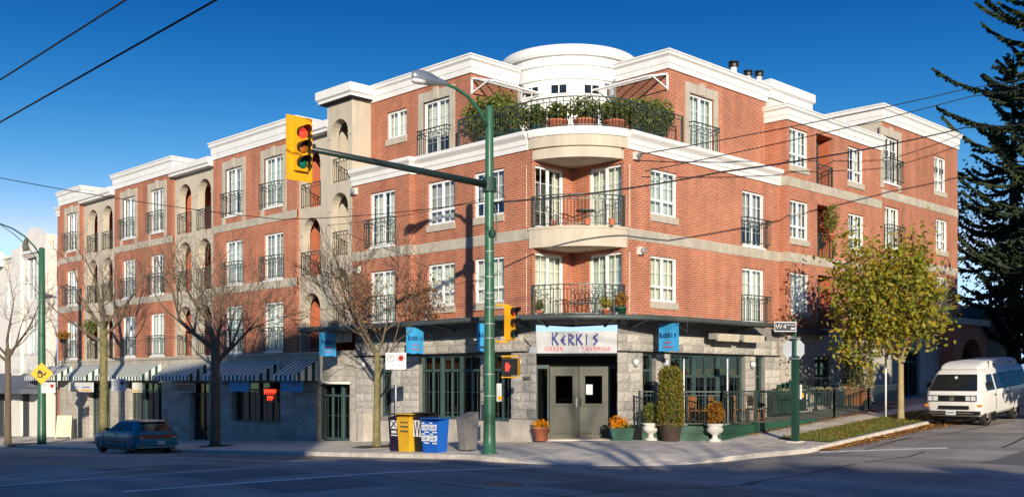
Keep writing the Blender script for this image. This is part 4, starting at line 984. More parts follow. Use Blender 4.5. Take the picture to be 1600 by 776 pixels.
def fence(pts, zb, zt, step=.115):
    for (p, q), z0, z1 in zip(zip(pts, pts[1:]), zb, zt):
        P, Q = Vector(p), Vector(q); L = (Q-P).length; n = max(1, round(L/step)); m = MB()
        m.bar((*P,z1[0]),(*Q,z1[1]),.05,.04).bar((*P,z1[0]-.12),(*Q,z1[1]-.12),.02).bar((*P,z0[0]+.08),(*Q,z0[1]+.08),.03); m.build('rail','iron',fn)
        m = MB()
        for k in range(1,n): c = P+(Q-P)*k/n; t = k/n; m.bar((*c,z0[0]+(z0[1]-z0[0])*t+.08),(*c,z1[0]+(z1[1]-z1[0])*t),.016)
        m.build('bars','iron',fn)
        for c, za, zz in ((P,z0[0],z1[0]),(Q,z0[1],z1[1])): MB().bar((*c,za-.1),(*c,zz+.03),.055).build('post','iron',fn)
fence([(1.98,-.62),(2.7,-1.68),D1,(5.45,-2.68)],[(.46,.46)]*3,[(1.55,1.55)]*3)
fence([(5.5,-2.68),(8.2,-2.66),(10.8,-2.64),(13.5,-2.62),D2],[(.5,.5),(.5,.56),(.56,.74),(.74,.9)],[(1.55,1.58),(1.58,1.62),(1.62,1.68),(1.68,1.74)])
MB().bar((16.2,-2.6,.95),(16.2,-.35,.98),.05).build('rail','iron',fn)
m = MB()
for k in range(60):                    # bare vine on the fence top
    t = random.random(); x = 6+t*8; z = 1.56+.012*(x-6); m.tube([(x,-2.66,z),(x+.12,-2.7+random.uniform(-.06,.06),z+random.uniform(-.05,.08)),(x+.3,-2.66,z+random.uniform(-.06,.03))],.008,4)
m.build('vine','barktan',fn)
for lab, X, Y in (('thin white pole left of the shrub with rusty leaves, on the deck',3.15,-1.5),('thin white pole rising from the rusty shrub by the deck edge',4.35,-2.35)):
    t = thing('white_pole', lab, 'pole', (X,Y,.46), 0, 'white poles on the deck'); MB().tube([(0,0,0),(0,0,2.15)],.028,8).build('shaft','signwhite',t,True); MB().lathe([(.12,0),(.12,.02),(.04,.05)],10).build('base','signwhite',t)
# patio tables, heater table, folded umbrellas
for k, (X, Y) in enumerate(((8.6,-1.5),(11.2,-1.4),(12.8,-1.5))):
    t = thing('patio_table', ('round dark patio table nearest the deck','round dark patio table in front of the stone wall','round dark patio table below the cedar')[k], 'table', (X,Y,T(X,Y)+.35)); MB().lathe([(.5,.72),(.52,.74),(.5,.76)],20).build('top','darkgreen',t); MB().lathe([(.25,0),(.25,.03),(.04,.06),(.035,.72)],10).build('pedestal','iron',t)
cv = thing('folded_furniture', 'stacked dark green patio chairs behind the fence by the stop sign', 'furniture', (9.9,-1.3,.75))
for k in range(3):
    X = k*.32; MB().box(X,X+.06,0,.5,0,.9).box(X+.4,X+.46,0,.5,0,.9).box(X,X+.46,.05,.5,.42,.47).box(X,X+.46,.46,.5,.5,1.0+.05*k).build('chair_frame','darkgreen',cv)
st = thing('high_table', 'wide dark serving table top with posts against the stone wall', 'table', (13.0,-1.1,.85)); MB().box(-1.7,1.7,-.4,.4,1.12,1.17).build('top','iron',st)
for xx in (-1.55,0,1.55): MB().bar((xx,0,0),(xx,0,1.12),.06).build('leg','iron',st)
pb = thing('white_cabinet', 'white weathered cabinet behind the patio fence', 'cabinet', (10.9,-1.0,.7)); MB().box(0,.95,0,.45,0,.95).build('body','signwhite',pb); MB().box(-.03,.98,-.03,.48,.95,1.0).build('top','galv',pb)

# ------------------------------------------------------------------ planters
def leaves(n, samp, s0, s1, mb=None, asp=.55):
    mb = mb or MB(); V, F = mb.v, mb.f; g = random.gauss
    for _ in range(n):
        p = samp(); s_ = random.uniform(s0, s1)
        a = Vector((g(0,1),g(0,1),g(0,1))).normalized(); b = a.orthogonal().normalized()
        q = a.cross(b); th = random.random()*6.28; b = b*math.cos(th)+q*math.sin(th); a = a*s_; b = b*s_*asp; k = len(V)
        V += [(p[0]-a.x,p[1]-a.y,p[2]-a.z),(p[0]+b.x,p[1]+b.y,p[2]+b.z),(p[0]+a.x,p[1]+a.y,p[2]+a.z),(p[0]-b.x,p[1]-b.y,p[2]-b.z)]; F.append((k,k+1,k+2,k+3))
    return mb
def ball(c, r, shell=.55):
    def f():
        d = Vector((random.gauss(0,1),random.gauss(0,1),random.gauss(0,1))).normalized(); k = (shell+(1-shell)*random.random())**.7
        n_ = 1+.28*noise.noise(d*2.3+Vector(c)); return (c[0]+d.x*r[0]*k*n_, c[1]+d.y*r[1]*k*n_, c[2]+d.z*r[2]*k*n_)
    return f
def pot(t, m, r0, r1, h, rim=.02, n=18):
    MB().lathe([(r0,0),(r1,h-.06),(r1+rim,h-.06),(r1+rim,h),(r1-.03,h),(r1-.05,h-.05)],n).build('pot',m,t,True)
def shrub(t, z, r, h, n, m, s0=.035, s1=.07, stem=True):
    leaves(n, ball((0,0,z+h/2),(r,r,h/2),.4), s0, s1).build('foliage',m,t,uv=False)
    if stem: MB().tube([(0,0,z-.15),(.02,.01,z+h*.4)],.025,5).build('stem','bark',t)
t = thing('flower_pot', 'round terracotta pot of orange marigolds left of the doors', 'planter', (.2,2.05-.5,T(.2,1.5)+.0)); t.location = (-.22,1.62,-.02); pot(t,'terracotta',.2,.27,.44); leaves(260,ball((0,0,.52),(.27,.27,.15),.3),.03,.06,asp=.8).build('flowers','marigold',t,uv=False); leaves(120,ball((0,0,.46),(.26,.26,.1),.3),.03,.06).build('foliage','leafgreen',t,uv=False)
t = thing('flower_trough', 'dark green trough of orange marigolds right of the doors', 'planter', (1.55,-.28,-.01), erz)
MB().hexa([(-.3,-.18,0),(.3,-.18,0),(.3,.18,0),(-.3,.18,0)],[(-.38,-.23,.4),(.38,-.23,.4),(.38,.23,.4),(-.38,.23,.4)]).build('trough','greenpot',t); leaves(260,ball((-.12,0,.56),(.3,.2,.24),.3),.03,.06,asp=.8).build('flowers','marigold',t,uv=False); leaves(100,ball((.08,0,.45),(.28,.2,.12),.3),.03,.06).build('foliage','leafgreen',t,uv=False)
def urn(label, loc, fol, mm):
    t = thing('urn_planter', label, 'planter', loc); MB().lathe([(.2,0),(.2,.06),(.1,.1),(.075,.17),(.12,.23),(.24,.3),(.265,.38),(.22,.45),(.21,.48),(.27,.5),(.27,.55),(.2,.56)],20).build('urn','urn',t,True); shrub(t,.5,fol[0],fol[1],fol[2],mm,.025,.05); return t
urn('white urn with a clipped dark green shrub beside the right pier', (2.1,-.98,0), (.27,.72,900), 'leafgreen')
urn('white urn with a rusty orange shrub at the deck corner', (3.05,-2.75,0.0), (.29,.75,1100), 'leafrust')
t = thing('cedar_planter', 'tall clipped yellow green cedar in a brown tub by the entrance', 'planter', (2.15,-1.72,0)); pot(t,'browncask',.27,.36,.58,.03)
def ced():
    z = random.random(); r = .43*min(1,(1-z)*5+.45)*(1-.12*z)*(.75+.25*random.random()); a = random.random()*6.28; r *= 1+.12*noise.noise(Vector((math.cos(a)*2,math.sin(a)*2,z*5))); return (r*math.cos(a), r*math.sin(a), .5+z*1.85)
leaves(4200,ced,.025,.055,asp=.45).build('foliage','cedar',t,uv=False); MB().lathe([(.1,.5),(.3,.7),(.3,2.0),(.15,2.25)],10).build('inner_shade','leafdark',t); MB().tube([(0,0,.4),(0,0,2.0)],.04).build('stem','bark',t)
t = thing('wall_cedar', 'column of cedar with rusty tips in a wooden tub against the shaded wall', 'planter', (14.9,-1.5,.95)); MB().box(-.4,.4,-.35,.35,-.05,.75).build('tub','wood',t)
def ced2(): 
    z = random.random(); r = .6*min(1,(1-z)*4+.4)*(.7+.3*random.random()); a = random.random()*6.28; return (r*math.cos(a), r*math.sin(a), .65+z*2.6)
leaves(2600,ced2,.04,.08,asp=.45).build('foliage','cedar',t,uv=False); MB().tube([(0,0,.5),(0,0,2.8)],.05).build('stem','bark',t)
# terrace and balcony plants
def plant(name, label, loc, r, h, n, m, potm='terracotta', pr=.2, ph=.4, s=(.04,.09), ry=None):
    t = thing(name, label, 'plant', loc); pot(t,potm,pr*.8,pr,ph); leaves(n, ball((0,0,ph+h/2),(r,ry or r,h/2),.3), *s).build('foliage',m,t,uv=False); MB().tube([(0,0,ph-.1),(.03,0,ph+h*.5)],.02,5).build('stem','bark',t); return t
TZ = 9.98
for lab, X, Y, r, h, n in (('broad leafy shrub on the terrace nearest the left brick wall',.62,5.25,.72,1.45,1500),('round bright shrub on the terrace behind the lamp post',.6,4.35,.62,1.45,1300),('lower leafy shrub on the terrace left of the curved railing',.55,3.6,.5,.95,800),('slim upright shrub left of the middle of the curved railing',.75,2.75,.36,.75,420),
    ('tall airy shrub in a terracotta tub at the middle of the terrace',1.55,1.35,.6,.75,700),('loose shrub just right of the terracotta tub',2.4,.75,.45,.8,500),('big leafy shrub on the right part of the terrace',3.4,.6,.65,1.05,1200),('dense shrub on the terrace nearest the right brick wall',4.5,.6,.62,1.2,1300),('tall narrow shrub against the white drum left of its windows',1.9,4.0,.4,1.1,400),('bushy shrub behind the railing between the two left shrubs',1.0,4.8,.6,1.5,1000),('small leafy shrub just left of the terracotta tub',1.0,2.05,.42,.6,450),('second tall shrub behind the right end of the curved railing',3.0,1.3,.5,1.0,600)):
    big = 'terracotta tub' in lab; plant('terrace_shrub', lab, (X,Y,TZ), r, h, n, 'leafgreen', 'terracotta' if big else 'darkgreen', .36 if big else .24, .5 if big else .4)
plant('balcony_plant','green teal pot with a brown flowered plant on the lower curved balcony',(1.75,-.05,3.98),.25,.5,260,'leafrust','greenpot',.18,.28,(.03,.06))
plant('balcony_plant','yellow green potted plant at the middle right of the lower curved balcony',(1.25,.15,3.98),.22,.4,220,'leafyellow','terracotta',.13,.2,(.03,.06))
plant('balcony_plant','small green potted plant at the left of the lower curved balcony',(.1,2.0,3.98),.15,.35,150,'leafgreen','terracotta',.12,.18,(.03,.06))
plant('hanging_basket','trailing red and green plant in the side street balcony above the tree',(14.5,-.55,7.6),.35,1.3,700,'leafgreen','terracotta',.15,.2,(.03,.06))
plant('balcony_plant','flower box of mixed leaves on the wing balcony nearest the left end',(-.2,40.1,4.1),.45,.45,300,'leafrust','black',.2,.2,(.04,.08))
plant('balcony_plant','green plant hanging in the arched opening near the left end',(.0,36.9,4.3),.45,.9,350,'leafgreen','black',.15,.2,(.04,.08))
bt = thing('balcony_bench','curly black iron bench on the lower curved balcony','bench',(1.0,.75,3.98),-48)
m = MB(); m.box(-.55,.55,-.2,.2,.4,.44)
for xx in (-.5,.5): m.bar((xx,-.18,0),(xx,-.18,.42),.03).bar((xx,.18,0),(xx,.18,.85),.03)
m.build('seat','iron',bt); m = MB()
for k in range(7): x0 = -.45+k*.15; m.tube([(x0+.07*math.cos(a),.19,.64+.13*math.sin(a)) for a in [i*6.28/10 for i in range(11)]],.012,4)
m.bar((-.52,.19,.82),(.52,.19,.82),.03); m.build('back','iron',bt)
bt = thing('balcony_table','small iron table with pots on the upper curved balcony','table',(1.05,.85,6.86)); MB().lathe([(.32,.5),(.32,.53)],14).build('top','iron',bt); MB().lathe([(.2,0),(.03,.05),(.03,.5)],8).build('pedestal','iron',bt)
for k, (X, Y) in enumerate(((1.35,.0),(.8,.55),(.35,1.6))): tag(MB().lathe([(.09,0),(.12,.2),(.13,.2),(.1,.18)],12).build('clay_pot','terracotta',loc=(X,Y,6.86)), ('small clay pot at the right of the upper curved balcony','small clay pot in the middle of the upper curved balcony','small clay pot at the left of the upper curved balcony')[k], 'pot', 'clay pots on the upper balcony')
bc = thing('balcony_chair','black folding chair on the top arched balcony behind the traffic signal arm','chair',(XL+.7,12.6,9.72),-90)
m = MB(); m.box(-.22,.22,-.2,.2,.42,.46).box(-.22,.22,.17,.2,.6,.95)
for xx in (-.2,.2): m.bar((xx,-.2,0),(xx,.2,.95),.03).bar((xx,.2,0),(xx,-.2,.45),.03)
m.build('frame','black',bc)
# tables and chairs behind the glass
def dchair(X, Y, rz, lab):
    t = thing('dining_chair', lab, 'chair', (X,Y,0.0), rz, 'wooden chairs inside the restaurant'); MB().box(-.2,.2,-.2,.2,.43,.47).build('seat','wood',t)
    for sx in (-.18,.18): MB().bar((sx,-.18,0),(sx,-.18,.44),.035).build('leg','wood',t); MB().bar((sx,.18,0),(sx,.2,.95),.035).build('leg','wood',t)
    m = MB(); m.box(-.2,.2,.17,.2,.85,.95)
    for k in (-.1,0,.1): m.box(k-.015,k+.015,.18,.2,.47,.85)
    m.build('back','wood',t)
for i, (X, Y, rz) in enumerate(((1.0,7.4,180),(1.0,6.5,160),(1.1,5.5,180),(1.0,3.9,180),(5.4,1.0,-90),(6.4,1.0,-70),(7.6,1.0,-90),(8.4,1.1,-90))):
    dchair(X, Y, rz, ('leftmost wooden chair inside the window behind the newspaper boxes','second wooden chair from the left inside the window behind the newspaper boxes','third wooden chair inside the window behind the grey bin','wooden chair inside the narrow window right of the green lamp post','leftmost wooden chair inside the patio window','second wooden chair from the left inside the patio window','third wooden chair from the left inside the patio window','rightmost wooden chair inside the patio window')[i])
for i, (X, Y, lab) in enumerate(((1.15,6.95,'white clothed table inside the window left of the grey bin'),(1.15,4.4,'small table inside the window right of the green pole'),(5.9,1.2,'white clothed table inside the patio window'))):
    t = thing('dining_table', lab, 'table', (X,Y,0)); MB().box(-.4,.4,-.4,.4,.72,.76).build('top','signwhite',t); MB().lathe([(.22,0),(.04,.05),(.04,.72)],8).build('pedestal','wood',t)
# deck chairs on the patio
for i, (X, Y) in enumerate(((4.2,-1.3),(4.9,-1.6),(6.6,-1.4),(7.4,-1.5))):
    t = thing('patio_chair', ('wooden patio chair left behind the deck railing','wooden patio chair behind the rusty shrub','wooden patio chair right of the second white pole','wooden patio chair farthest right on the deck')[i], 'chair', (X,Y,.47), 20*i, 'wooden patio chairs')
    MB().box(-.22,.22,-.22,.22,.42,.46).build('seat','wood',t); m = MB()
    for sx in (-.2,.2): m.bar((sx,-.2,0),(sx,-.2,.44),.04).bar((sx,.2,0),(sx,.24,.92),.04)
    m.build('legs','wood',t); MB().box(-.2,.2,.19,.23,.55,.9).build('back','wood',t)

# ------------------------------------------------------------------ street furniture
PX, PY = -4.35, -.33; PZ = S(PX,PY)
lp = thing('lamp_post', 'tall green lamp post carrying the traffic signal arm at the corner', 'lamp post', (PX,PY,PZ))
MB().lathe([(.24,0),(.24,.03),(.18,.06),(.172,.5),(.155,2),(.132,5),(.118,8),(.11,9.6),(.08,9.68),(.02,9.7)],18).build('pole','lampgreen',lp,True)
MB().tube([(-.1,0,9.1),(-.35,0,9.45),(-.8,0,9.78),(-1.3,0,9.93),(-1.75,0,9.97)],[.06,.055,.05,.045,.04],8).build('lamp_arm','lampgreen',lp,True)
lum = MB().lathe([(.03,-.95),(.07,-.85),(.10,-.6),(.16,-.35),(.19,-.1),(.18,.12),(.11,.28),(.02,.32)],14,sy=.62).build('luminaire','lumgrey',lp,True,loc=(-2.45,0,9.98)); lum.rotation_euler = (0,R(-90),0)
MB().lathe([(.02,-.1),(.12,-.07),(.14,0)],12,sx=1.7).build('lens','lampglass',lp,True,loc=(-2.55,0,9.87))
MB().tube([(-.1,0,7.47),(-3,0,7.52),(-6.1,0,7.56)],[.10,.085,.065],10).build('signal_arm','armgreen',lp,True)
MB().lathe([(.19,-.2),(.2,-.18),(.2,.18),(.19,.2)],14,(0,0,7.47)).build('clamp','darkgreen',lp)
m = MB()
for z in (1.6,2.2,3.2,3.6,4.05,4.3,4.45,4.9,5.6): m.lathe([(.165,z),(.165,z+.02)],14)
m.build('straps','galv',lp)
MB().tube([(.05,-.16,6.9),(.1,-.19,6.5),(.08,-.18,5.9)],.02,5).tube([(.1,-.16,7.3),(.35,-.3,7.15),(.1,-.18,6.9)],.012,4).build('wiring','black',lp)
MB().box(.12,.28,-.2,-.16,1.45,1.95).build('button_plate','signwhite',lp); MB().box(.14,.26,-.24,-.2,1.5,1.6).build('push_button','diamond',lp)
MB().lathe([(.10,0),(.12,.1),(.1,.2)],12,sx=.8).build('cover_plate','darkgreen',lp,loc=(-.02,-.12,6.0))
def signal(name, label, loc, rz, sc_=1., plate=True, lit=True):
    t = thing(name, label, 'traffic light', loc, rz); s_ = sc_
    MB().box(-.17*s_,.17*s_,-.09*s_,.12*s_,-.54*s_,.54*s_).build('housing','signal',t)
    if plate: MB().box(-.36*s_,.36*s_,.02*s_,.035*s_,-.76*s_,.76*s_).build('backplate','signal',t)
    for k, (z, lm) in enumerate(((.355,'lensredlit' if lit else 'lensred'),(0,'lensamber'),(-.355,'lensgreen'))):
        MB().box(-.165*s_,.165*s_,-.10*s_,-.088*s_,z*s_-.165*s_,z*s_+.165*s_).build('section_door','signal',t)
        l_ = MB().lathe([(.135*s_,0),(.125*s_,.02*s_),(.08*s_,.04*s_),(.01,.05*s_)],18).build('lens',lm,t,True,loc=(0,-.10*s_,z*s_)); l_.rotation_euler = (R(90),0,0)
        m = MB(); n = 14
        for i in range(n):
            a0, a1 = R(-35+250*i/n), R(-35+250*(i+1)/n); r_ = .148*s_; ln = lambda a: (.1+.18*max(0,math.sin(a))**.6 if math.sin(a) > 0 else .1)*s_
            for rr in (r_, r_+.006): m.poly((rr*math.cos(a0),-.095*s_,z*s_+rr*math.sin(a0)),(rr*math.cos(a1),-.095*s_,z*s_+rr*math.sin(a1)),(rr*math.cos(a1),-.095*s_-ln(a1),z*s_+rr*math.sin(a1)),(rr*math.cos(a0),-.095*s_-ln(a0),z*s_+rr*math.sin(a0)))
        m.build('visor','signal' if k < 0 else 'black',t)
    return t
s1 = signal('traffic_signal','large yellow traffic signal with red lit hanging at the end of the long arm',(-10.62,PY-.12,7.36),0,1.0)
MB().bar((.2,.12,.12),(.5,.12,.15),.09).tube([(.18,.13,0),(.32,.13,-.12),(.45,.13,.1)],.015,5).build('bracket','armgreen',s1)
s2 = signal('traffic_signal','small yellow traffic signal mounted on the side of the lamp post',(PX+.52,PY-.3,3.5),14,.88,False,False)
MB().bar((-.42,.22,.5),(0,.05,.5),.05).build('bracket','signal',s2); MB().bar((-.42,.22,-.52),(0,.05,-.52),.05).build('bracket','signal',s2)
pd = thing('pedestrian_signal','yellow boxed pedestrian signal showing a red hand on the lamp post','traffic light',(PX+.48,PY-.38,2.28),-62)
MB().box(-.22,.22,-.08,.16,-.24,.24).build('housing','signal',pd); MB().box(-.215,.215,-.13,-.08,-.235,.235).build('face','black',pd)
emis('handred',(.8,.05,.03),.5); m = MB(); m.box(-.13,-.02,-.142,-.131,-.12,.02)
for k in range(4): m.box(-.13+k*.029,-.11+k*.029,-.142,-.131,.02,.1+(.02 if k in (1,2) else 0))
m.bar((-.02,-.137,-.04),(.02,-.137,.04),.01,.025); m.build('hand','handred',pd); MB().bar((-.3,.05,.3),(.2,.05,.3),.04).build('bracket','signal',pd); MB().bar((-.3,.05,-.28),(.2,.05,-.28),.04).build('bracket','signal',pd)
dv = thing('signal_sensor','small grey sensor box on a bracket below the post mounted signal','sensor',(PX+.95,PY-.75,2.75),-20); MB().box(-.12,.12,-.06,.06,-.09,.09).build('body','galv',dv); MB().bar((0,0,.05),(-.15,.2,.3),.03).build('bracket','black',dv)
# lamp post at the far left, signs on it
L2 = (-4.1,32.9); l2 = thing('lamp_post','green lamp post with a long curved arm at the far left sidewalk','lamp post',(*L2,S(*L2)))
MB().lathe([(.25,0),(.22,.1),(.2,2),(.165,6),(.14,9.9),(.02,9.95)],14).build('pole','lampgreen',l2,True); MB().tube([(0,0,9.4),(-.35,0,9.95),(-.8,0,10.4),(-1.4,0,10.75),(-2.2,0,10.98),(-3.5,0,11.1)],.04,6).tube([(0,0,8.7),(-.3,0,9.4),(-.7,0,9.95),(-1.3,0,10.45),(-2.0,0,10.9)],.022,5).build('lamp_arm','lampgreen',l2,True)
MB().lathe([(.03,-.6),(.12,-.4),(.18,0),(.02,.3)],10,sy=.6).build('luminaire','lumgrey',l2,True,loc=(-3.9,0,11.1)).rotation_euler = (0,R(-90),0)
dm = thing('warning_sign','yellow diamond warning sign with a black camera symbol on the left lamp post','sign',(-4.2,32.62,2.25),-40)
MB().xprism([(0,-.56),(.56,0),(0,.56),(-.56,0)],-.02,.0).build('plate','diamond',dm); m = MB(); m.box(-.2,.05,-.035,-.022,-.2,.1).box(-.17,-.04,-.035,-.022,.1,.18); m.bar((.08,-.03,-.1),(.22,-.03,.05),.02,.08); m.build('symbol','black',dm)
MB().lathe([(.07,0),(.07,.006)],14).build('symbol','diamond',dm,loc=(-.08,-.036,-.08)).rotation_euler = (R(90),0,0)
def ring(mb, c, r, t, y, n=20):
    for i in range(n):
        a, b = 2*math.pi*i/n, 2*math.pi*(i+1)/n
        mb.poly((c[0]+r*math.cos(a),y,c[1]+r*math.sin(a)),(c[0]+r*math.cos(b),y,c[1]+r*math.sin(b)),(c[0]+(r-t)*math.cos(b),y,c[1]+(r-t)*math.sin(b)),(c[0]+(r-t)*math.cos(a),y,c[1]+(r-t)*math.sin(a)))
def disc(mb, c, r, y, n=18): mb.poly(*[(c[0]+r*math.cos(2*math.pi*k/n),y,c[1]+r*math.sin(2*math.pi*k/n)) for k in range(n)])
def parksign(t, x, z, kind):
    MB().box(x-.17,x+.17,-.012,.0,z-.27,z+.27).build('plate','signwhite',t)
    m = MB(); ring(m,(x,z+.09),.125,.02,-.0145)
    if kind == 'P': m.build('symbol','lampgreen',t); inst('symbol', text_mesh('P',.19,'black',.001), t, (x,-.016,z+.09))
    else:
        m.build('symbol','letterred',t); m = MB(); disc(m,(x,z+.09),.085,-.0135); m.build('symbol','tailred',t)
    MB().box(x-.1,x+.1,-.0145,-.0125,z-.14,z-.12).box(x-.08,x+.08,-.0145,-.0125,z-.2,z-.18).build('print','signback',t)
def parkpost(label, loc, rz, zs, post=True):
    t = thing('parking_sign', label, 'sign', loc, rz)
    if post: MB().tube([(0,.03,0),(0,.03,zs+.35)],.03,8).build('post','galv',t,True)
    parksign(t,-.16 if post else .1,zs,'P'); parksign(t,.18 if post else .46,zs,'N'); return t
g = (-3.25,5.25); parkpost('pair of white parking signs on a thin post behind the newspaper boxes',(*g,S(*g)),-52,2.83)
g = (-3.9,24.4); parkpost('pair of grey parking signs on a post beyond the teal hatchback',(*g,S(*g)),-52,2.75)
t = parkpost('pair of white parking signs under the yellow diamond on the left lamp post',(-4.15,32.6,S(*L2)),-45,2.85,False)
# sign post with stop sign seen from behind and street name blade
SP = (4.13,-4.93); sp = thing('stop_sign','dark green post with the grey back of a stop sign beside the grass verge','sign',(*SP,S(*SP)))
MB().box(-.09,.09,-.09,.09,-.1,2.62).build('post','darkgreen',sp); MB().tube([(0,0,2.6),(0,0,3.75)],.04,8).build('upper_post','lampgreen',sp)
MB().box(-.2,.2,-.2,.2,-.05,.03).build('footing','concrete',sp)
o = MB().xprism([(.34*math.cos(R(22.5+45*k))/math.cos(R(22.5)),.34*math.sin(R(22.5+45*k))/math.cos(R(22.5))) for k in range(8)],-.004,.004).build('octagon','signback',sp,loc=(.14,.14,2.83)); o.rotation_euler = (0,0,R(-38))
m = MB(); m.box(-.12,.12,-.12,.12,3.14,3.17).box(-.12,.12,-.12,.12,2.52,2.55); m.build('clamps','galv',sp)
o = MB().box(-.68,.0,-.012,.012,-.15,.15).build('name_blade','black',sp,loc=(-.06,-.06,3.5),rz=-40); 
MB().box(-.68,0,-.016,-.013,.125,.15).box(-.68,0,-.016,-.013,-.15,-.125).box(-.68,-.66,-.016,-.013,-.125,.125).box(-.02,0,-.016,-.013,-.125,.125).build('border','signwhite',o)
inst('lettering', text_mesh('W',.2,'signwhite',.001), o, (-.54,-.016,0)); inst('lettering', text_mesh('4',.2,'signwhite',.001), o, (-.36,-.016,0)); inst('lettering', text_mesh('TH',.075,'signwhite',.001), o, (-.26,-.016,.055)); inst('lettering', text_mesh('AVE',.07,'signwhite',.001), o, (-.115,-.016,.05)); MB().box(-.17,-.05,-.016,-.014,-.08,-.03).build('print','signwhite',o)
MB().box(.09,.16,-.13,-.1,1.3,1.75).build('notice','signwhite',sp); MB().box(.15,.25,-.14,-.11,1.35,1.48).build('push_button','diamond',sp)
WP = (11.55,-4.25); wp = thing('sign_post','slim white painted post on the verge beside the yellow leaved tree','post',(*WP,S(*WP))); MB().tube([(0,0,-.1),(0,0,2.55)],.035,8).build('shaft','signwhite',wp,True); MB().box(-.14,.14,-.03,-.02,2.1,2.5).build('plate','signback',wp)
# newspaper boxes
def newsbox(label, loc, w_, h, d, m, deco, tilt=0, rz=-90):
    t = thing('newspaper_box', label, 'newspaper box', (*loc,S(*loc)), rz)
    MB().hexa([(.05,.05,.0),(w_-.05,.05,0),(w_-.05,d-.05,0),(.05,d-.05,0)],[(0,0,h*.93),(w_,0,h*.93),(w_,d,h),(0,d,h)]).build('case',m,t); MB().box(-.01,w_+.01,-.02,d+.01,h+.001,h+.03).build('lid',m,t)
    if deco: deco(t, w_, h)
    return t
def front(w_, h, z): return .05*(1-z/(h*.93))
def dpurple(t, w_, h):
    m = MB(); m.box(.12,.42,.0,.012,.62*h,.85*h).box(.16,.4,.003,.015,.5*h,.57*h).box(.14,.44,.008,.02,.43*h,.46*h); m.build('print','signwhite',t)
    m = MB(); m.bar((.14,-.004,.64*h),(.40,-.004,.84*h),.004,.05).bar((.40,-.004,.66*h),(.16,-.004,.84*h),.004,.03); m.build('print','boxpurple',t)
def dyellow(t, w_, h):
    m = MB()
    for z in (.77,.66,.54):
        for k in range(5): m.box(.17+k*.075,.23+k*.075,.0,.012+.02*(1-z),z*h,z*h+.05)
    m.build('print','browncask',t)
def dblack(t, w_, h):
    MB().box(.02,w_-.06,.004,.012,.4*h,.82*h).build('print','signwhite',t); m = MB()
    for k in range(2): m.bar((.06+k*.16,.0,.8*h),(.13+k*.16,.0,.42*h),.004,.035).bar((.2+k*.16,.0,.8*h),(.13+k*.16,.0,.42*h),.004,.035)
    for k in range(3): m.bar((.42,.0,(.46+.15*k)*h),(.5,.0,(.46+.15*k)*h),.004,.03)
    m.bar((.41,.0,.42*h),(.41,.0,.8*h),.004,.035); m.build('print','boxblack',t)
def dblue(t, w_, h):
    for x0 in (.05,.41):
        for z0 in (.34,.66):
            m = MB(); z = z0*h
            m.hexa([(x0,.002,z),(x0+.29,.002,z+.02),(x0+.29,.03,z+.02),(x0,.03,z)],[(x0-.02,-.006,z+.17),(x0+.31,-.006,z+.19),(x0+.31,.02,z+.19),(x0-.02,.02,z+.17)])
            m.box(x0,x0+.12,-.004,.02,z+.2,z+.24).box(x0+.12,x0+.3,-.004,.02,z-.06,z-.02); m.build('print','signwhite',t)
            m = MB(); 
            for k in range(4): m.bar((x0+.04+k*.065,-.008,z+.05),(x0+.07+k*.065,-.008,z+.13),.004,.018)
            m.build('print','boxblue',t); m = MB(); disc(m,(x0+.22,z+.1),.028,-.0125); m.build('print','signback',t)
newsbox('dark purple newspaper box with a white crossed logo, leftmost of four',(-4.3,4.3),.58,1.14,.5,'boxpurple',dpurple)
newsbox('yellow newspaper box with three lines of print beside the purple box',(-4.42,3.72),.6,1.14,.5,'boxyellow',dyellow)
newsbox('black newspaper box with tall white lettering between yellow and blue',(-4.3,3.1),.62,1.16,.5,'boxblack',dblack)
newsbox('wide blue double newspaper box covered in white logos',(-4.6,2.36),.76,1.0,.45,'boxblue',dblue)
bn = thing('litter_bin','grey slab sided litter bin with slanted top between boxes and lamp post','bin',(-3.95,1.55,S(-3.95,1.55)),-90)
MB().hexa([(.1,.08,.06),(.5,.08,.06),(.5,.5,.06),(.1,.5,.06)],[(.04,0,1.0),(.56,0,1.0),(.56,.58,1.18),(.04,.58,1.18)]).build('body','bin',bn); MB().hexa([(.2,.03,.05),(.5,.03,.05),(.5,.1,.05),(.2,.1,.05)],[(.2,-.07,1.02),(.5,-.07,1.02),(.5,.0,1.06),(.2,.0,1.06)]).build('door','bin',bn); MB().box(.14,.54,.12,.46,.0,.06).build('foot','black',bn); MB().hexa([(.02,-.02,1.0),(.58,-.02,1.0),(.58,.6,1.185),(.02,.6,1.185)],[(.02,-.02,1.03),(.58,-.02,1.03),(.58,.6,1.215),(.02,.6,1.215)]).build('lid','bin',bn)
bn.scale = (.88,.88,.95)
ub = thing('utility_cabinet','small grey stone coloured utility box against the wall behind the slender tree','cabinet',(-.5,11.45,S(-.5,11.4)),-90); MB().box(0,.75,0,.42,0,1.1).build('body','plinth',ub); MB().box(-.02,.77,-.02,.42,1.1,1.14).build('lid','plinth',ub); MB().box(.36,.38,-.012,0,.05,1.05).build('door_gap','dark',ub)
gp = thing('downpipe','pale downpipe bending over the recessed shop doorway','pipe',(0,0,0)); MB().tube([(-.08,14.1,2.95),(-.08,14.1,2.0),(-.12,13.95,1.85),(-.15,13.5,1.8),(-.1,12.1,1.8)],.05,7).build('pipe','creamwall',gp,True)
sb = thing('sandwich_board','blank cream sandwich board on the sunny sidewalk at far left','sign',(-.85,38.2,S(-.85,38.2)),-38)
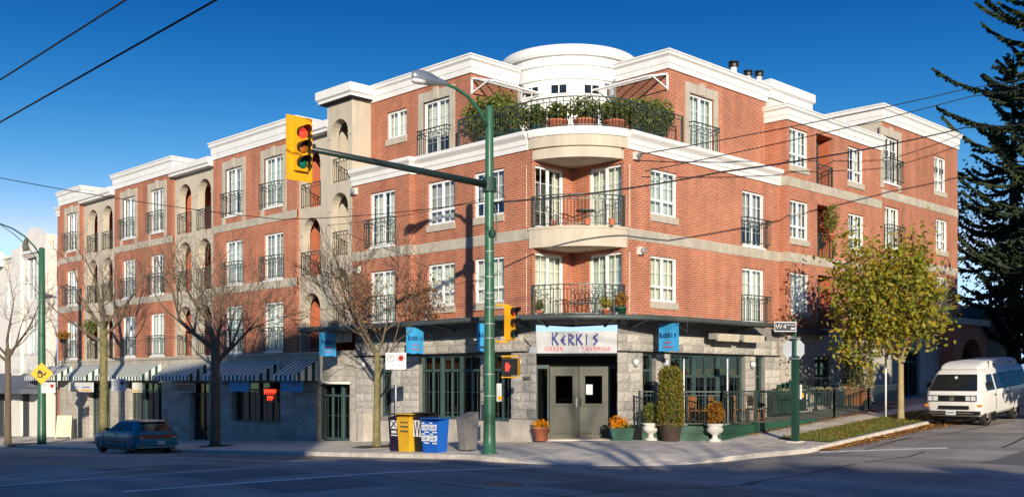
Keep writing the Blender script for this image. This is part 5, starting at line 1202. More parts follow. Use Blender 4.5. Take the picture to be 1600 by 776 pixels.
for s_ in (-1,1): MB().hexa([(-.42,s_*.3-.02,.12),(.42,s_*.3-.02,.12),(.42,s_*.3+.02,.12),(-.42,s_*.3+.02,.12)],[(-.4,s_*.04-.02,1.3),(.4,s_*.04-.02,1.3),(.4,s_*.04+.02,1.3),(-.4,s_*.04+.02,1.3)]).build('panel','sandwich',sb); MB().bar((-.4,s_*.32,0),(-.4,s_*.28,.15),.05).bar((.4,s_*.32,0),(.4,s_*.28,.15),.05).build('leg','sandwich',sb)
for k, (X, Y) in enumerate(((-1.5,27.6),(-1.2,25.2))):
    t = thing('bollard', ('dull yellow bollard just right of the parked hatchback','dull yellow bollard by the shop door left of the big bare tree')[k], 'bollard', (X,Y,S(X,Y)), 0, 'yellow bollards'); MB().lathe([(.07,0),(.07,1.05),(.05,1.1),(.01,1.12)],10).build('shaft','bollard',t,True); MB().lathe([(.12,0),(.12,.02)],10).build('base','concrete',t)

# ------------------------------------------------------------------ vehicles
def loft(levels, nc=5, ns=6):
    mb = MB(); ring_n = None
    for z, xf, xr, w_, r in levels:
        pts = []
        cs = [(xf+r,-w_+r,180,270),(xr-r,-w_+r,270,360),(xr-r,w_-r,0,90),(xf+r,w_-r,90,180)]
        for k, (cx_, cy_, a0, a1) in enumerate(cs):
            for i in range(nc): a = R(a0+(a1-a0)*i/(nc-1)); pts.append((cx_+r*math.cos(a), cy_+r*math.sin(a), z))
            if k in (0,2):
                nx_ = cs[(k+1)%4]; a = pts[-1]; b = (nx_[0]+r*math.cos(R(nx_[2])), nx_[1]+r*math.sin(R(nx_[2])))
                for i in range(1,ns): pts.append((a[0]+(b[0]-a[0])*i/ns, a[1]+(b[1]-a[1])*i/ns, z))
        ring_n = len(pts); mb.v += pts
    for j in range(len(levels)-1):
        for i in range(ring_n): a, b = j*ring_n+i, j*ring_n+(i+1)%ring_n; mb.f.append((a,b,b+ring_n,a+ring_n))
    mb.f.append(tuple(range(ring_n))[::-1]); mb.f.append(tuple((len(levels)-1)*ring_n+i for i in range(ring_n)))
    return mb
def lev(levels, z):
    for a, b in zip(levels, levels[1:]):
        if a[0] <= z <= b[0]: t = (z-a[0])/(b[0]-a[0]); return [p+(q-p)*t for p, q in zip(a, b)]
    return levels[-1]
def cutwheels(o, cs, r, hw):
    for x, z in cs:
        m = MB(); n = 20
        m.xprism([(x+r*math.cos(2*math.pi*k/n), z+r*math.sin(2*math.pi*k/n)) for k in range(n)],-2,-hw); m.xprism([(x+r*math.cos(2*math.pi*k/n), z+r*math.sin(2*math.pi*k/n)) for k in range(n)],hw,2)
        c = m.build('cutter','black'); md = o.modifiers.new('b','BOOLEAN'); md.operation = 'DIFFERENCE'; md.object = c; md.solver = 'EXACT'
        bpy.context.view_layer.update(); me = bpy.data.meshes.new_from_object(o.evaluated_get(bpy.context.evaluated_depsgraph_get())); o.modifiers.clear(); o.data = me; bpy.data.objects.remove(c)
    return o
def wheel(t, x, y, z, r, w_, side, hubm='hub'):
    def ylathe(prof, n=22):
        m = MB().lathe(prof, n); m.v = [(a, side*c, b) for a, b, c in m.v]; return m
    o = ylathe([(r*.55,-w_),(r*.96,-w_),(r,-w_*.8),(r,-w_*.2),(r*.96,0),(r*.68,.01),(r*.62,-.02)]).build('wheel','rubber',t,True,loc=(x,y,z))
    ylathe([(r*.64,-.02),(r*.62,-.005),(r*.5,-.03),(r*.3,-.025),(r*.2,.005),(r*.03,.012)]).build('rim',hubm,o,True)
    return o
def sidepanel(levels, pts, side, off=.008):
    P = []
    for x, z in pts: P.append((x, side*(lev(levels, z)[3]+off), z))
    if side > 0: P = P[::-1]
    return MB().poly(*P)
def smoothcar(o):
    me = o.data; me.polygons.foreach_set('use_smooth', [True]*len(me.polygons)); me.set_sharp_from_angle(angle=R(32)); return o
# camper van
VL = [(.34,.2,4.4,.78,.12),(.42,.07,4.5,.86,.16),(.7,.0,4.56,.915,.2),(1.0,.015,4.57,.92,.2),(1.13,.05,4.56,.915,.2),(1.2,.10,4.55,.905,.19),(1.72,.50,4.42,.77,.15),(1.80,.56,4.38,.74,.14),(1.88,.68,4.28,.68,.12),(1.91,.82,4.15,.6,.1)]
vx, vy = 10.45, -7.1; van = thing('camper_van','white camper van with raised roof parked at the right kerb','van',(vx,vy,road_z(vx+1,vy)-.06)); van.rotation_euler = (0,R(-3.8),0)
bo = cutwheels(loft(VL).build('body','vanwhite',van), ((.78,.33),(3.25,.33)), .385, .62); smoothcar(bo)
loft([(1.885,.62,4.1,.66,.12),(1.98,.70,4.08,.665,.12),(2.07,.95,4.0,.64,.12),(2.12,1.15,3.9,.56,.1)]).build('raised_roof','vanroof',van); smoothcar(van.children[-1])
MB().box(1.42,1.44,-.68,.68,1.9,2.105).build('roof_seam','black',van)
for x in (1.75,3.35): MB().box(x,x+.1,-.685,-.655,1.97,2.03).build('roof_catch','black',van)
def fpt(levels, z, y, off=.012): l_ = lev(levels, z); return (l_[1]-off, y, z)
ws = MB().poly(fpt(VL,1.22,-.76),fpt(VL,1.70,-.63),fpt(VL,1.70,.63),fpt(VL,1.22,.76)).build('windscreen','carglass',van)
MB().bar(fpt(VL,1.215,-.78,.015),fpt(VL,1.215,.78,.015),.03).bar(fpt(VL,1.71,-.64,.015),fpt(VL,1.71,.64,.015),.03).bar(fpt(VL,1.22,-.78,.015),fpt(VL,1.7,-.65,.015),.03).bar(fpt(VL,1.22,.78,.015),fpt(VL,1.7,.65,.015),.03).build('seal','black',ws)
for y in (-.35,.25): MB().bar(fpt(VL,1.23,y,.03),fpt(VL,1.27,y+.5,.03),.015).build('wiper','black',van)
MB().lathe([(.05,0),(.05,.01)],10).build('sticker','plate',ws,loc=(lev(VL,1.62)[1]-.02,-.0,1.62)).rotation_euler = (0,R(-60),0)
for side in (-1,1):
    for pts in ([(.62,1.2),(1.28,1.2),(1.28,1.66),(.90,1.66)],[(1.45,1.2),(2.55,1.2),(2.5,1.66),(1.48,1.66)],[(2.65,1.2),(3.65,1.2),(3.55,1.66),(2.62,1.66)],[(3.75,1.22),(4.35,1.22),(4.2,1.66),(3.68,1.66)]):
        o = sidepanel(VL,pts,side).build('window','carglassblue',van); sidepanel(VL,[(a+(-.03 if a < sum(p[0] for p in pts)/4 else .03), b+(-.03 if b < 1.4 else .03)) for a, b in pts],side,.004).build('seal','black',o)
    for x in (1.36,2.6): MB().bar((x,side*.925,.5),(x,side*.925,1.15),.008).build('door_gap','black',van)
    MB().bar((.3,side*.928,1.08),(4.45,side*.928,1.08),.008).build('body_crease','vanroof',van)
    MB().box(1.2,1.32,side*.93-.015,side*.93+.015,.98,1.03).build('handle','black',van); MB().box(2.3,2.4,side*.93-.015,side*.93+.015,1.0,1.05).build('handle','black',van)
    MB().box(.55,.62,side*1.02-.07,side*1.02+.07,1.28,1.48).bar((.6,side*.85,1.25),(.6,side*1.0,1.32),.03).build('mirror','black',van)
    MB().box(.02,.14,side*.86-.06,side*.86+.06,.68,.76).build('indicator','amber',van)
    wheel(van,.78,side*.86,.33,.33,.2,side); wheel(van,3.25,side*.86,.33,.33,.2,side); MB().box(1.18,1.22,side*.86-.1,side*.86+.04,.14,.45).build('mud_flap','black',van)
MB().box(-.025,.1,-.80,.80,.86,1.06).build('grille','black',van); MB().box(-.02,.08,-.55,.45,.6,.72).build('lower_grille','black',van)
for side in (-1,1):
    MB().box(-.04,.0,side*.62-.16,side*.62+.16,.885,1.035).build('headlight','lampglass',van); MB().box(-.045,-.03,side*.62-.01,side*.62+.01,.885,1.035).build('lamp_divider','black',van)
m = MB(); 
for v in m.v: pass
ring(m,(0,.96),.085,.014,0); m.bar((-.05,0,1.02),(0,0,.94),.004,.014).bar((.05,0,1.02),(0,0,.94),.004,.014).bar((-.06,0,.97),(-.025,0,.89),.004,.013).bar((-.025,0,.89),(0,0,.94),.004,.013).bar((0,0,.94),(.025,0,.89),.004,.013).bar((.025,0,.89),(.06,0,.97),.004,.013)
o = m.build('emblem','hub',van,loc=(-.03,0,0),rz=-90)
for k in range(5): MB().box(-.03,-.024,-.44,.44,.875+k*.04,.88+k*.04).build('grille_bar','carglass',van)
MB().box(-.12,.1,-.88,.88,.42,.54).build('bumper','black',van); MB().box(-.125,-.11,-.72,.72,.47,.5).build('bumper_strip','chrome',van); MB().box(-.135,-.122,-.16,.16,.42,.58).build('number_plate','plate',van); MB().box(-.139,-.136,-.12,.12,.47,.53).build('plate_print','signback',van)
MB().box(.3,4.3,-.6,.6,.22,.4).build('underbody','black',van)
# hatchback
CL = [(.22,.25,3.8,.70,.15),(.31,.06,3.94,.81,.22),(.42,.0,3.99,.835,.26),(.56,.01,4.0,.84,.26),(.66,.06,3.985,.84,.26),(.74,.22,3.96,.835,.25),(.80,.62,3.95,.825,.22),(.86,1.0,3.93,.805,.2),(.90,1.22,3.93,.79,.2),(1.22,1.82,3.62,.62,.16),(1.29,1.98,3.48,.57,.14),(1.33,2.3,3.2,.47,.1)]
hx, hy = -5.92, 20.45; car = thing('hatchback','teal two door hatchback parked at the kerb under the awnings','car',(hx,hy,road_z(hx,hy-2)-.0),-90); car.rotation_euler = (0,0,R(-90)); 
bo = cutwheels(loft(CL).build('body','carteal',car), ((.74,.30),(3.22,.30)), .35, .58); smoothcar(bo)
for side in (-1,1):
    for pts in ([(1.45,.92),(2.28,.92),(2.32,1.22),(1.95,1.22)],[(2.36,.92),(3.42,.92),(3.2,1.22),(2.40,1.22)]):
        o = sidepanel(CL,pts,side,.006).build('window','carglassblue',car)
    MB().bar((2.32,side*.845,.3),(2.32,side*.835,.88),.008).build('door_gap','black',car); MB().bar((1.0,side*.85,.3),(1.05,side*.84,.8),.008).build('door_gap','black',car)
    MB().box(.95,3.1,side*.845-.01,side*.845+.01,.48,.53).build('side_strip','black',car); MB().box(2.12,2.26,side*.85-.01,side*.85+.01,.76,.8).build('handle','black',car)
    MB().box(1.5,1.62,side*.9-.08,side*.9+.06,.9,1.0).build('mirror','black',car)
    wheel(car,.74,side*.815,.30,.30,.18,side,'lumgrey'); wheel(car,3.22,side*.815,.30,.30,.18,side,'lumgrey')
    MB().bar((.95,side*.842,.62),(3.5,side*.842,.66),.006).build('body_crease','black',car); MB().bar((2.34,side*.80,.92),(2.36,side*.615,1.22),.03).build('pillar','black',car); MB().box(.3,3.8,side*.80-.02,side*.80+.02,.21,.28).build('sill','black',car)
rp = lambda z, y, off=.012: (lev(CL,z)[2]+off, y, z)
MB().poly(rp(.93,.66),rp(1.23,.5),rp(1.23,-.5),rp(.93,-.66)).build('rear_window','carglass',car); MB().poly(fpt(CL,.93,-.66),fpt(CL,1.23,-.5),fpt(CL,1.23,.5),fpt(CL,.93,.66)).build('windscreen','carglass',car)
MB().hexa([(3.3,-.5,1.30),(3.6,-.52,1.245),(3.6,.52,1.245),(3.3,.5,1.30)],[(3.3,-.5,1.33),(3.65,-.54,1.28),(3.65,.54,1.28),(3.3,.5,1.33)]).build('spoiler','carteal',car)
MB().box(3.9,4.005,-.34,.34,.67,.77).build('garnish','tailred',car)
for side in (-1,1):
    MB().box(3.86,4.008,side*.56-.21,side*.56+.21,.655,.785).build('tail_light','tailred',car); MB().box(3.9,4.012,side*.66-.06,side*.66+.06,.665,.705).build('reverse_light','lampglass',car)
MB().bar((3.92,.1,.98),(3.80,-.32,1.06),.015).build('rear_wiper','black',car); MB().box(3.95,4.02,-.82,.82,.36,.5).build('bumper','carteal',car); MB().box(3.95,4.025,-.8,.8,.3,.335).build('bumper_trim','chrome',car)
MB().box(4.0,4.03,-.02,.28,.42,.55).build('number_plate','plate',car); MB().box(4.03,4.033,.02,.24,.46,.51).build('plate_print','signback',car); MB().tube([(3.8,-.45,.2),(4.02,-.45,.2)],.03,8).build('exhaust','black',car); MB().lathe([(.03,0),(.03,.01)],10).build('emblem','chrome',car,loc=(3.98,0,.84)).rotation_euler = (0,R(75),0)
MB().box(-.02,.1,-.7,.7,.5,.6).build('headlight','lampglass',car); MB().box(.4,3.6,-.55,.55,.14,.3).build('underbody','black',car)
# ------------------------------------------------------------------ trees
def grow(mb, tips, p, d, L, r, lev_, maxl, rng, up=.25, spread=.75, nseg=4, kids=(3,4), minr=.007):
    pts = [p.copy()]; rr = [r]; q = p.copy(); dd = d.copy()
    for i in range(nseg):
        dd = (dd+Vector((rng.gauss(0,.13),rng.gauss(0,.13),rng.gauss(0,.09)+up*.16))).normalized(); q = q+dd*L/nseg; pts.append(q.copy()); rr.append(max(minr, r*(1-.55*(i+1)/nseg)))
    mb.tube(pts, rr, 6 if lev_ < 2 else (4 if lev_ < 3 else 3), caps=False)
    if lev_ >= maxl: tips.append(q); return
    n = rng.randint(*kids)+(1 if lev_ > 1 else 0)
    for k in range(n):
        t = .35+.65*(k+rng.random()*.6)/n; i = min(nseg-1, int(t*nseg)); f = t*nseg-i; f = min(1,f)
        b = pts[i].lerp(pts[i+1], f); loc_d = (pts[i+1]-pts[i]).normalized()
        a = Vector((rng.gauss(0,1),rng.gauss(0,1),rng.gauss(0,1))); a = (a-loc_d*a.dot(loc_d)).normalized()
        nd = (loc_d*(1-.45*spread)+a*spread+Vector((0,0,up*.35))).normalized()
        grow(mb, tips, b, nd, L*rng.uniform(.58,.78), max(minr, rr[i]*.55), lev_+1, maxl, rng, up, spread, nseg, kids, minr)
    grow(mb, tips, pts[-1], dd, L*.65, rr[-1], lev_+1, maxl, rng, up, spread, nseg, kids, minr)
def bare_tree(label, loc, trunk, fork, limbs, L, seed, bark, maxl=4, spread=.75, lean=(0,0), leaf=None, up=.3, kids=(2,3), twig=None):
    rng = random.Random(seed); t = thing('street_tree', label, 'tree', (*loc, S(*loc))); m = MB()
    top = Vector((lean[0], lean[1], fork)); m.tube([(0,0,-.1),(0,0,.15),(lean[0]*.3,lean[1]*.3,fork*.5),top],[trunk*1.5,trunk*1.1,trunk*.92,trunk*.85],10); m.build('trunk',bark,t,True)
    b = MB(); tips = []
    for az, el, ln, rs in limbs:
        d = Vector((math.cos(R(az))*math.cos(R(el)), math.sin(R(az))*math.cos(R(el)), math.sin(R(el)))); off = 0 if el > 65 else rng.uniform(.0,.28)*fork*.8; grow(b, tips, top-Vector((lean[0]*off/fork,lean[1]*off/fork,.1+off)), d, L*ln, trunk*rs, 0, maxl, rng, up, spread, kids=kids)
    b.build('branches',twig or bark,t,uv=False)
    if leaf:
        n_, mm, rad, s0, s1, cond = leaf; tt = [q for q in tips if cond(q)]
        rs = random.Random(seed+5)
        def smp():
            q = rs.choice(tt); return (q.x+rs.gauss(0,rad), q.y+rs.gauss(0,rad), q.z+rs.gauss(0,rad))
        leaves(n_, smp, s0, s1, asp=.6).build('crown',mm,t,uv=False)
    return t
W_ = -45                                   # azimuth of screen-right in plan; screen-left is 135
bare_tree('large bare street tree with a dark trunk in front of the striped awnings',(-3.2,17.0),.2,4.15,((135,46,1.1,.55),(150,30,1.0,.4),(-30,50,1.0,.45),(80,74,1.1,.6),(-60,36,.9,.36),(250,54,.8,.36),(30,50,.8,.36)),2.3,3,'bark',4,.8,kids=(2,2))
bare_tree('bare street tree with a pale trunk left of the parked hatchback',(-2.3,29.7),.2,6.0,((135,45,1,.5),(-40,50,1,.5),(90,75,1,.55),(170,25,.9,.4),(-70,20,.9,.4),(260,50,.8,.4)),2.2,8,'barkmoss',4,.8,twig='bark',kids=(1,2))
bare_tree('slender mossy street tree with a few brown leaves beside the newspaper boxes',(-2.65,7.05),.118,3.2,((135,64,1.0,.42),(150,52,.9,.32),(-30,68,.95,.4),(90,82,1.15,.72),(-50,56,.8,.34)),2.1,21,'barkmoss',4,.62,(.05,.02),(1300,'leafbrown',.2,.03,.065,lambda q: q.z > 2 and (q.x-q.y) > -1.6 and q.z < 5.6),up=.35,twig='bark',kids=(2,2))
bare_tree('bare street tree at the very left edge of the view',(-4.6,36.2),.16,5.0,((135,45,1,.5),(-40,50,1.05,.5),(90,75,1,.55),(-60,30,1,.45),(200,40,.9,.4)),2.2,33,'bark',4,.75,kids=(1,2))
bare_tree('leafy street tree turning yellow on the verge in front of the side street wall',(11.2,-4.97),.11,2.35,((135,56,.85,.62),(100,74,.8,.6),(-35,48,.85,.55),(210,58,.6,.5),(40,66,.65,.5),(150,40,.75,.5),(-90,62,.55,.45),(140,70,.9,.5),(155,15,.62,.4),(190,25,.5,.4)),2.35,5,'barktan',3,.75,(0,0),(9800,'leafyellow',.27,.055,.115,lambda q: (q.x*.711-q.y*.703) < .85),up=.42,kids=(3,3))
bare_tree('tall bare tree across the intersection behind the viewer',(-23.2,-31),.26,6.2,((52,50,1.2,.6),(135,45,1.2,.5),(-40,45,1.2,.5),(90,75,1.2,.6),(160,25,1,.45),(-70,30,1,.45),(250,50,1,.45)),2.9,44,'bark',4,.8,(0,0),(500,'leafbrown',.3,.04,.08,lambda q: True),kids=(2,2))
# soil circles under the trees
for X, Y in ((-3.2,17.0),(-2.3,29.7),(-2.65,7.05),(-4.5,34.5)):
    m = MB(); n = 16; c = [(X+.75*math.cos(6.283*k/n)*(1+.15*math.sin(k*2.3)), Y+.95*math.sin(6.283*k/n)*(1+.15*math.cos(k*1.7))) for k in range(n)]
    m.poly(*[(a,b,S(a,b)+.012) for a,b in c]); tag(m.build('tree_pit','soil'), kind='structure')
def spruce(label, loc, H, rad, seed, zmin=2.5, z0=0, dens=1.):
    rng = random.Random(seed); t = thing('spruce_tree', label, 'tree', (*loc, z0)); MB().tube([(0,0,-.3),(0,0,H*.5),(.2,.1,H)],[.45,.28,.03],10).build('trunk','barkdark',t,True)
    br = MB(); nd = MB(); V, F = nd.v, nd.f; z = zmin
    while z < H-.3:
        f = 1-(z-zmin)/(H-zmin); n = rng.randint(4,6)
        for k in range(n):
            az = 6.283*(k+rng.random())/n; L = rad*(f**.62)*rng.uniform(.5,1.2)+.3; dv_ = Vector((math.cos(az),math.sin(az),0)); sd_ = Vector((-dv_.y,dv_.x,0))
            pts = []; ns = 7; zz = z+rng.uniform(-.3,.3); rise = rng.uniform(.15,.6)*(1-f)+rng.uniform(-.15,.15); rng2 = rng.uniform(.0,.26)
            for i in range(ns+1): s_ = i/ns; pts.append(Vector((0,0,zz))+dv_*L*s_+sd_*L*.1*math.sin(s_*2+k)+Vector((0,0,L*(rise*s_-.42*math.sin(s_*2.4)*f+rng2*s_*s_))))
            br.tube(pts,[.05*(1-.85*i/ns)*(L/4+.3) for i in range(ns+1)],4,caps=False)
            m_ = int(52*L*dens)
            for i in range(m_):
                s_ = .12+.88*(i+rng.random())/m_; j = min(ns-1,int(s_*ns)); p = pts[j].lerp(pts[j+1], s_*ns-j); side = rng.choice((-1,1)); ln = rng.uniform(.25,.62)*(1.15-s_*.7)*min(1,.4+L/4)
                d = (dv_*rng.uniform(.3,1)+sd_*side*rng.uniform(.3,1.1)+Vector((0,0,rng.uniform(-.75,.12)))).normalized(); wv = d.cross(Vector((rng.gauss(0,1),rng.gauss(0,1),1))).normalized()*rng.uniform(.05,.10)
                for h_ in (0,1):
                    w2 = wv if h_ == 0 else d.cross(wv)
                    a = p; b = p+d*ln; c = len(V); V += [tuple(a-w2*.4),tuple(p+d*ln*.5-w2),tuple(b),tuple(p+d*ln*.5+w2)]; F.append((c,c+1,c+2,c+3))
        z += rng.uniform(.42,.7)
    br.build('branches','barkdark',t,uv=False); nd.build('crown','needle',t,uv=False); return t
spruce('tall dark spruce towering at the right edge behind the brick building',(34.2,-4.2),40,8.2,4,3.5,T(33,-2),1.0)
spruce('second dark spruce partly hidden behind the tall one',(40,1.5),19,4.4,9,2.0,T(40,0),.8)
def bush_tree(label, loc, r, h, n, m, z0, th=1.5):
    t = thing('background_tree', label, 'tree', (*loc, z0)); MB().tube([(0,0,-.2),(.1,0,th+h*.4)],[.2,.08],7).build('trunk','barkdark',t)
    mb = MB(); rng = random.Random(int(loc[0]*7))
    for k in range(9): c = (rng.gauss(0,r*.45), rng.gauss(0,r*.45), th+h*rng.uniform(.2,.8)); leaves(n//9, ball(c,(r*.55,r*.55,h*.28),.3), .08, .17, mb)
    mb.build('crown',m,t,uv=False)
bush_tree('dark leafy tree filling the gap right of the brick building',(36.5,-1.0),3.2,9.5,3600,'leafdark',T(36,0)); bush_tree('dark round tree beyond the garage roof',(46,-4.5),4.5,12.5,3600,'leafdark',T(45,0))
bush_tree('dark tree behind the garage at the far right',(43,4),4,12,3200,'leafdark',T(43,0)); bush_tree('dark evergreen mass at the right edge beyond the van',(47,-9.0),3.2,7,2400,'leafdark',T(45,0),.4)
hd = thing('hedge','tall dark clipped hedge at the right edge behind the van','hedge',(33.5,-4.6,T(33,-4)))
def hs_(): return (random.uniform(-1.1,1.1), random.uniform(-1.2,1.2), 3.6*random.random()**.8)
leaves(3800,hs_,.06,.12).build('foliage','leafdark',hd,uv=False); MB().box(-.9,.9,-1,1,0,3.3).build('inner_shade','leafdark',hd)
iv = thing('balcony_flowers','faded brown climbing flowers along the canopy end below the side street windows','plant',(11.5,-.45,0))
leaves(520,lambda: (random.uniform(-1.0,2.8), random.gauss(0,.1), 3.85+abs(random.gauss(0,.38))),.025,.055).build('flowers','leafbrown',iv,uv=False); leaves(160,lambda: (random.uniform(-1.0,2.8), random.gauss(0,.08), 3.8+abs(random.gauss(0,.2))),.03,.06).build('foliage','leafdark',iv,uv=False)
MB().box(-.9,2.7,-.12,.12,3.72,3.9).build('trough','black',iv)
# low garage beyond the parkade
ga = thing('garage','low grey garage with a dark shingle roof beyond the brick portal','building',(32.5,1.0,T(32,0)))
MB().box(-2.2,5,0,6,-1,2.6).build('wall','siding',ga); MB().xprism([(-2.7,2.4),(1.4,4.3),(5.5,2.4),(5.4,2.25),(1.4,4.12),(-2.6,2.25)],-.5,6.5).build('roof','roofgrey',ga); MB().xprism([(-2.2,2.6),(1.4,4.1),(5,2.6)],.0,.06).build('gable','siding',ga); MB().box(-.8,.6,-.05,0,-.2,2.0).build('door','frame',ga)
# ------------------------------------------------------------------ neighbour at the left
nbb = thing('cream_building','pale cream rendered building with dark awnings left of the brick wing','building',(.25,43.0,0))
def NW(name, m, X, Ya, Yb, z0, z1, holes, dep=.2): return wall(name, m, (X-.25, Ya-43.0), -90, Ya-Yb, z0, z1, [(round(Ya-b,3), round(Ya-a,3), c, d) for a, b, c, d in holes], dep, nbb)
wins = [(45.4,46.9,z,z+h) for z, h in ((6.9,2.7),(3.6,2.3))]+[(49.2,50.4,z,z+2.0) for z in (6.4,3.4)]+[(53,54.4,z,z+2.0) for z in (6.4,3.4)]+[(57,58.4,z,z+2.0) for z in (6.4,3.4)]
NW('wall','creamwall',.25,64,43,-2.5,10.0,wins)
for a, b, c, d in wins: window((0,b-43.0,c),-90,round(b-a,2),round(d-c,2),'D',False,None,nbb)
MB().box(-.35,.3,-.05,1.0,-2.5,10.75).build('pilaster','creamwall',nbb); MB().box(-.2,.3,4.6,6.1,-2.5,10.3).build('pilaster','creamwall',nbb)
m = MB(); m.poly((-.06,5.2,9.9),(-.06,1.5,9.9),(-.06,1.5,10.4),(-.06,3.2,11.5),(-.06,5.2,10.4)); m.poly((-.06,1.5,10.4),(.6,1.5,10.4),(.6,3.2,11.5),(-.06,3.2,11.5)); m.poly((-.06,3.2,11.5),(.6,3.2,11.5),(.6,5.2,10.4),(-.06,5.2,10.4)); m.build('gable','creamwall',nbb)
MB().xprism([(-.75+.75*math.cos(R(a))+.75,1.2*math.sin(R(a))) for a in range(0,181,15)],-.02,.0).build('arch_panel','pinkwall',nbb,loc=(-.04,4.05,9.7),rz=-90)
MB().box(-.9,0,8,21,9.4,10.35).build('parapet_box','creamwall',nbb); MB().box(-.15,.3,-.1,21,9.85,10.02).build('coping','white',nbb)
NW('shop_wall','slate',.15,64,43.1,-2.5,2.2,[(44.2,46.6,-1.6,1.4),(47.4,51,-1.6,1.4),(52,56,-1.6,1.4),(57,62,-1.6,1.4)],.4)
for a, b in ((44.2,46.6),(47.4,51),(52,56),(57,62)):
    n = 3; m = MB()
    for k in range(n+1): c = a+(b-a)*k/n-43; m.box(.05,.15,c-.05,c+.05,-1.6,1.4)
    m.box(.05,.15,a-43,b-43,-1.6,-1.35); m.build('shop_frame','frame',nbb); MB().box(.35,.37,a-43,b-43,-1.6,1.4).build('pane','carglassblue',nbb)
for a, b in ((43.9,47.0),(47.2,56),(56.2,63)):
    m = MB(); Y0, Y1 = a-43, b-43; x = -1.5
    m.poly((-.02,Y0,2.35),(-.02,Y1,2.35),(x,Y1,1.35),(x,Y0,1.35)); m.poly((x,Y0,1.35),(x,Y1,1.35),(x,Y1,1.1),(x,Y0,1.1)); m.poly((-.02,Y0,2.35),(x,Y0,1.35),(x,Y0,1.1),(-.02,Y0,1.1)); m.build('awning','awnslate',nbb)
MB().box(0,12,0,21,9.5,9.8).build('roof','roofgrey',nbb)
# ------------------------------------------------------------------ overhead wires
def wire(label, pts, r, sag=.0):
    P = []
    for a, b in zip(pts, pts[1:]):
        a, b = Vector(a), Vector(b)
        for k in range(12): t = k/12; P.append(a.lerp(b,t)-Vector((0,0,sag*4*t*(1-t))))
    P.append(Vector(pts[-1])); return tag(MB().tube(P, r, 5).build('overhead_wire','cable',uv=False), label, 'wire', 'overhead wires')
wire('upper of the two overhead wires crossing the sky at top left',[(-15,70,8.1),(-15,6.45,9.5),(-15,-40,10.5)],.022)
wire('lower of the two overhead wires crossing the sky at top left',[(-15,70,6.9),(-15,6.45,8.43),(-15,-40,9.6)],.022)
wire('thin overhead wire crossing low over the left brick wing',[(-14.5,30,7.9),(-13.74,10.19,7.71),(-6.1,7.5,7.05),(PX,PY,6.9)],.012,.1)
wire('higher thin wire from the spruce to the corner cornice',[(34.2,-4.2,18.15),(16.1,-5.3,13.05),(2.3,-.35,9.2)],.018,.1)
wire('lower thin wire from the spruce to the corner cornice',[(34.2,-4.2,17.55),(16.2,-5.4,12.75),(2.6,-.35,8.7)],.018,.1)
wire('thick black cable crossing the corner facade from the spruce to the lamp post',[(34.2,-4.2,15.45),(16.2,-5.2,11.6),(.9,-4.4,7.86),(PX,PY,6.85)],.026,.12)
wire('thin cable running from the lamp post to the arched tower',[(PX,PY,7.0),(XL-.02,13.35,8.1)],.01,.12)
for k, (Y0, Y1, H) in enumerate(((-3,9,4.6),(10,22,5.2),(23,38,4.8),(39,60,5.5))):      # shops facing across the avenue
    t = thing('opposite_shop', ('low brick shop across the avenue nearest the intersection','second low shop across the avenue','third low shop across the avenue','farthest low shop across the avenue')[k], 'building', (-28,Y0,T(-28,(Y0+Y1)/2)-.2), 0, 'shops across the avenue')
    MB().box(-9,0,0,Y1-Y0,0,H).build('wall',('brick','slate','stonetex','brick')[k],t); MB().box(-9.2,.25,-.1,Y1-Y0+.1,H,H+.3).build('cornice','band',t)
    for j in range(int((Y1-Y0)//3)): MB().box(-.02,.04,.5+j*3,2.9+j*3,.5,2.8).build('window','carglassblue',t)
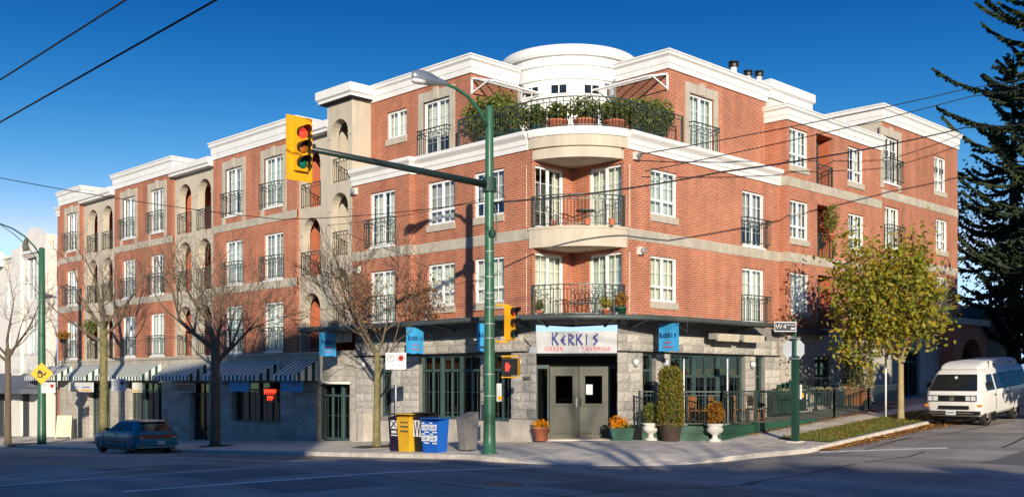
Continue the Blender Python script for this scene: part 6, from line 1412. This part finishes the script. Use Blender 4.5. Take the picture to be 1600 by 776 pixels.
# ------------------------------------------------------------------ across the street, out of view: what throws the long shadow
dS = Vector((.6125,.7905)); nS = Vector((-.7905,.6125))
def sp_(w_, s_): p = nS*w_+dS*s_; return (p.x, p.y)
def mass(label, w0, w1, s_, H, depth, skew=0):
    a, b = sp_(w0, s_-skew), sp_(w1, s_); d = (Vector(b)-Vector(a)); L = d.length; d.normalize(); bk = Vector((-d.y, d.x))*1
    if bk.dot(dS) > 0: bk = -bk
    t = thing('opposite_building', label, 'building', (*a,-.4)); P = [Vector((0,0)), d*L, d*L+bk*depth, bk*depth]
    MB().prism([(p.x,p.y) for p in P],0,H+.4).build('wall','brick',t); MB().prism([(p.x-bk.x*.15,p.y-bk.y*.15) for p in P],H+.4,H+.55).build('roof','roofgrey',t)
    n = int(L//3); ang = math.degrees(math.atan2(d.y,d.x))
    for k in range(n):
        for z in range(1,int(H),3): o = MB().box(-.6,.6,-.04,.04,0,1.5).build('window','carglassblue',t,loc=((d*(L*(k+.5)/n)-bk*.03).x,(d*(L*(k+.5)/n)-bk*.03).y,z+.8),rz=ang)
    return t
mass('low brick shop building across the intersection behind the viewer',-14,8.3,-43,9.05-.6,12,9.5)
mass('taller brick building across the avenue behind the viewer',8.6,18.3,-56,19.1,14,0)
mass('mid height brick building down the avenue behind the viewer',18.5,45,-52,15.1,12,-3)
ho = thing('opposite_house', 'three storey brick house across the side street opposite the camper van', 'building', (7.4,-17,road_z(12,-17))); MB().box(0,15,-9,0,-1,10.2).build('wall','brick',ho); MB().box(-.3,15.3,-9.3,.3,10.2,10.5).build('roof','roofgrey',ho)
for i in range(5):
    for z in (1,4,7): MB().box(1+i*2.8,2.4+i*2.8,-.02,.03,z,z+1.6).build('window','carglassblue',ho)
for k, (X, Y, H, r) in enumerate(((8.3,-15.3,6.5,1.4),(20.5,-15.0,11,2.6),(24.5,-16,9,2.2))):
    t = thing('roadside_tree', ('small leafy tree in front of the house across the side street','tall leafy tree right of the house across the side street','leafy tree left of the house across the side street')[k], 'tree', (X,Y,road_z(X,Y)), 0, 'trees across the side street')
    MB().tube([(0,0,-.2),(.1,0,H*.6)],[.28,.1],8).build('trunk','bark',t); mb = MB(); rng = random.Random(k+50)
    for j in range(14): c = (rng.gauss(0,r*.5), rng.gauss(0,r*.5), H*rng.uniform(.3,.85)); leaves(230, ball(c,(r*.5,r*.5,H*.16),.3), .12, .24, mb)
    mb.build('crown','leafgreen',t,uv=False)

for o in sc.objects:
    if o.parent and o.type == 'MESH' and o.name.split('.')[0] in ('foliage','crown','flowers','branches','bars','vine','finials'): o['kind'] = 'stuff'
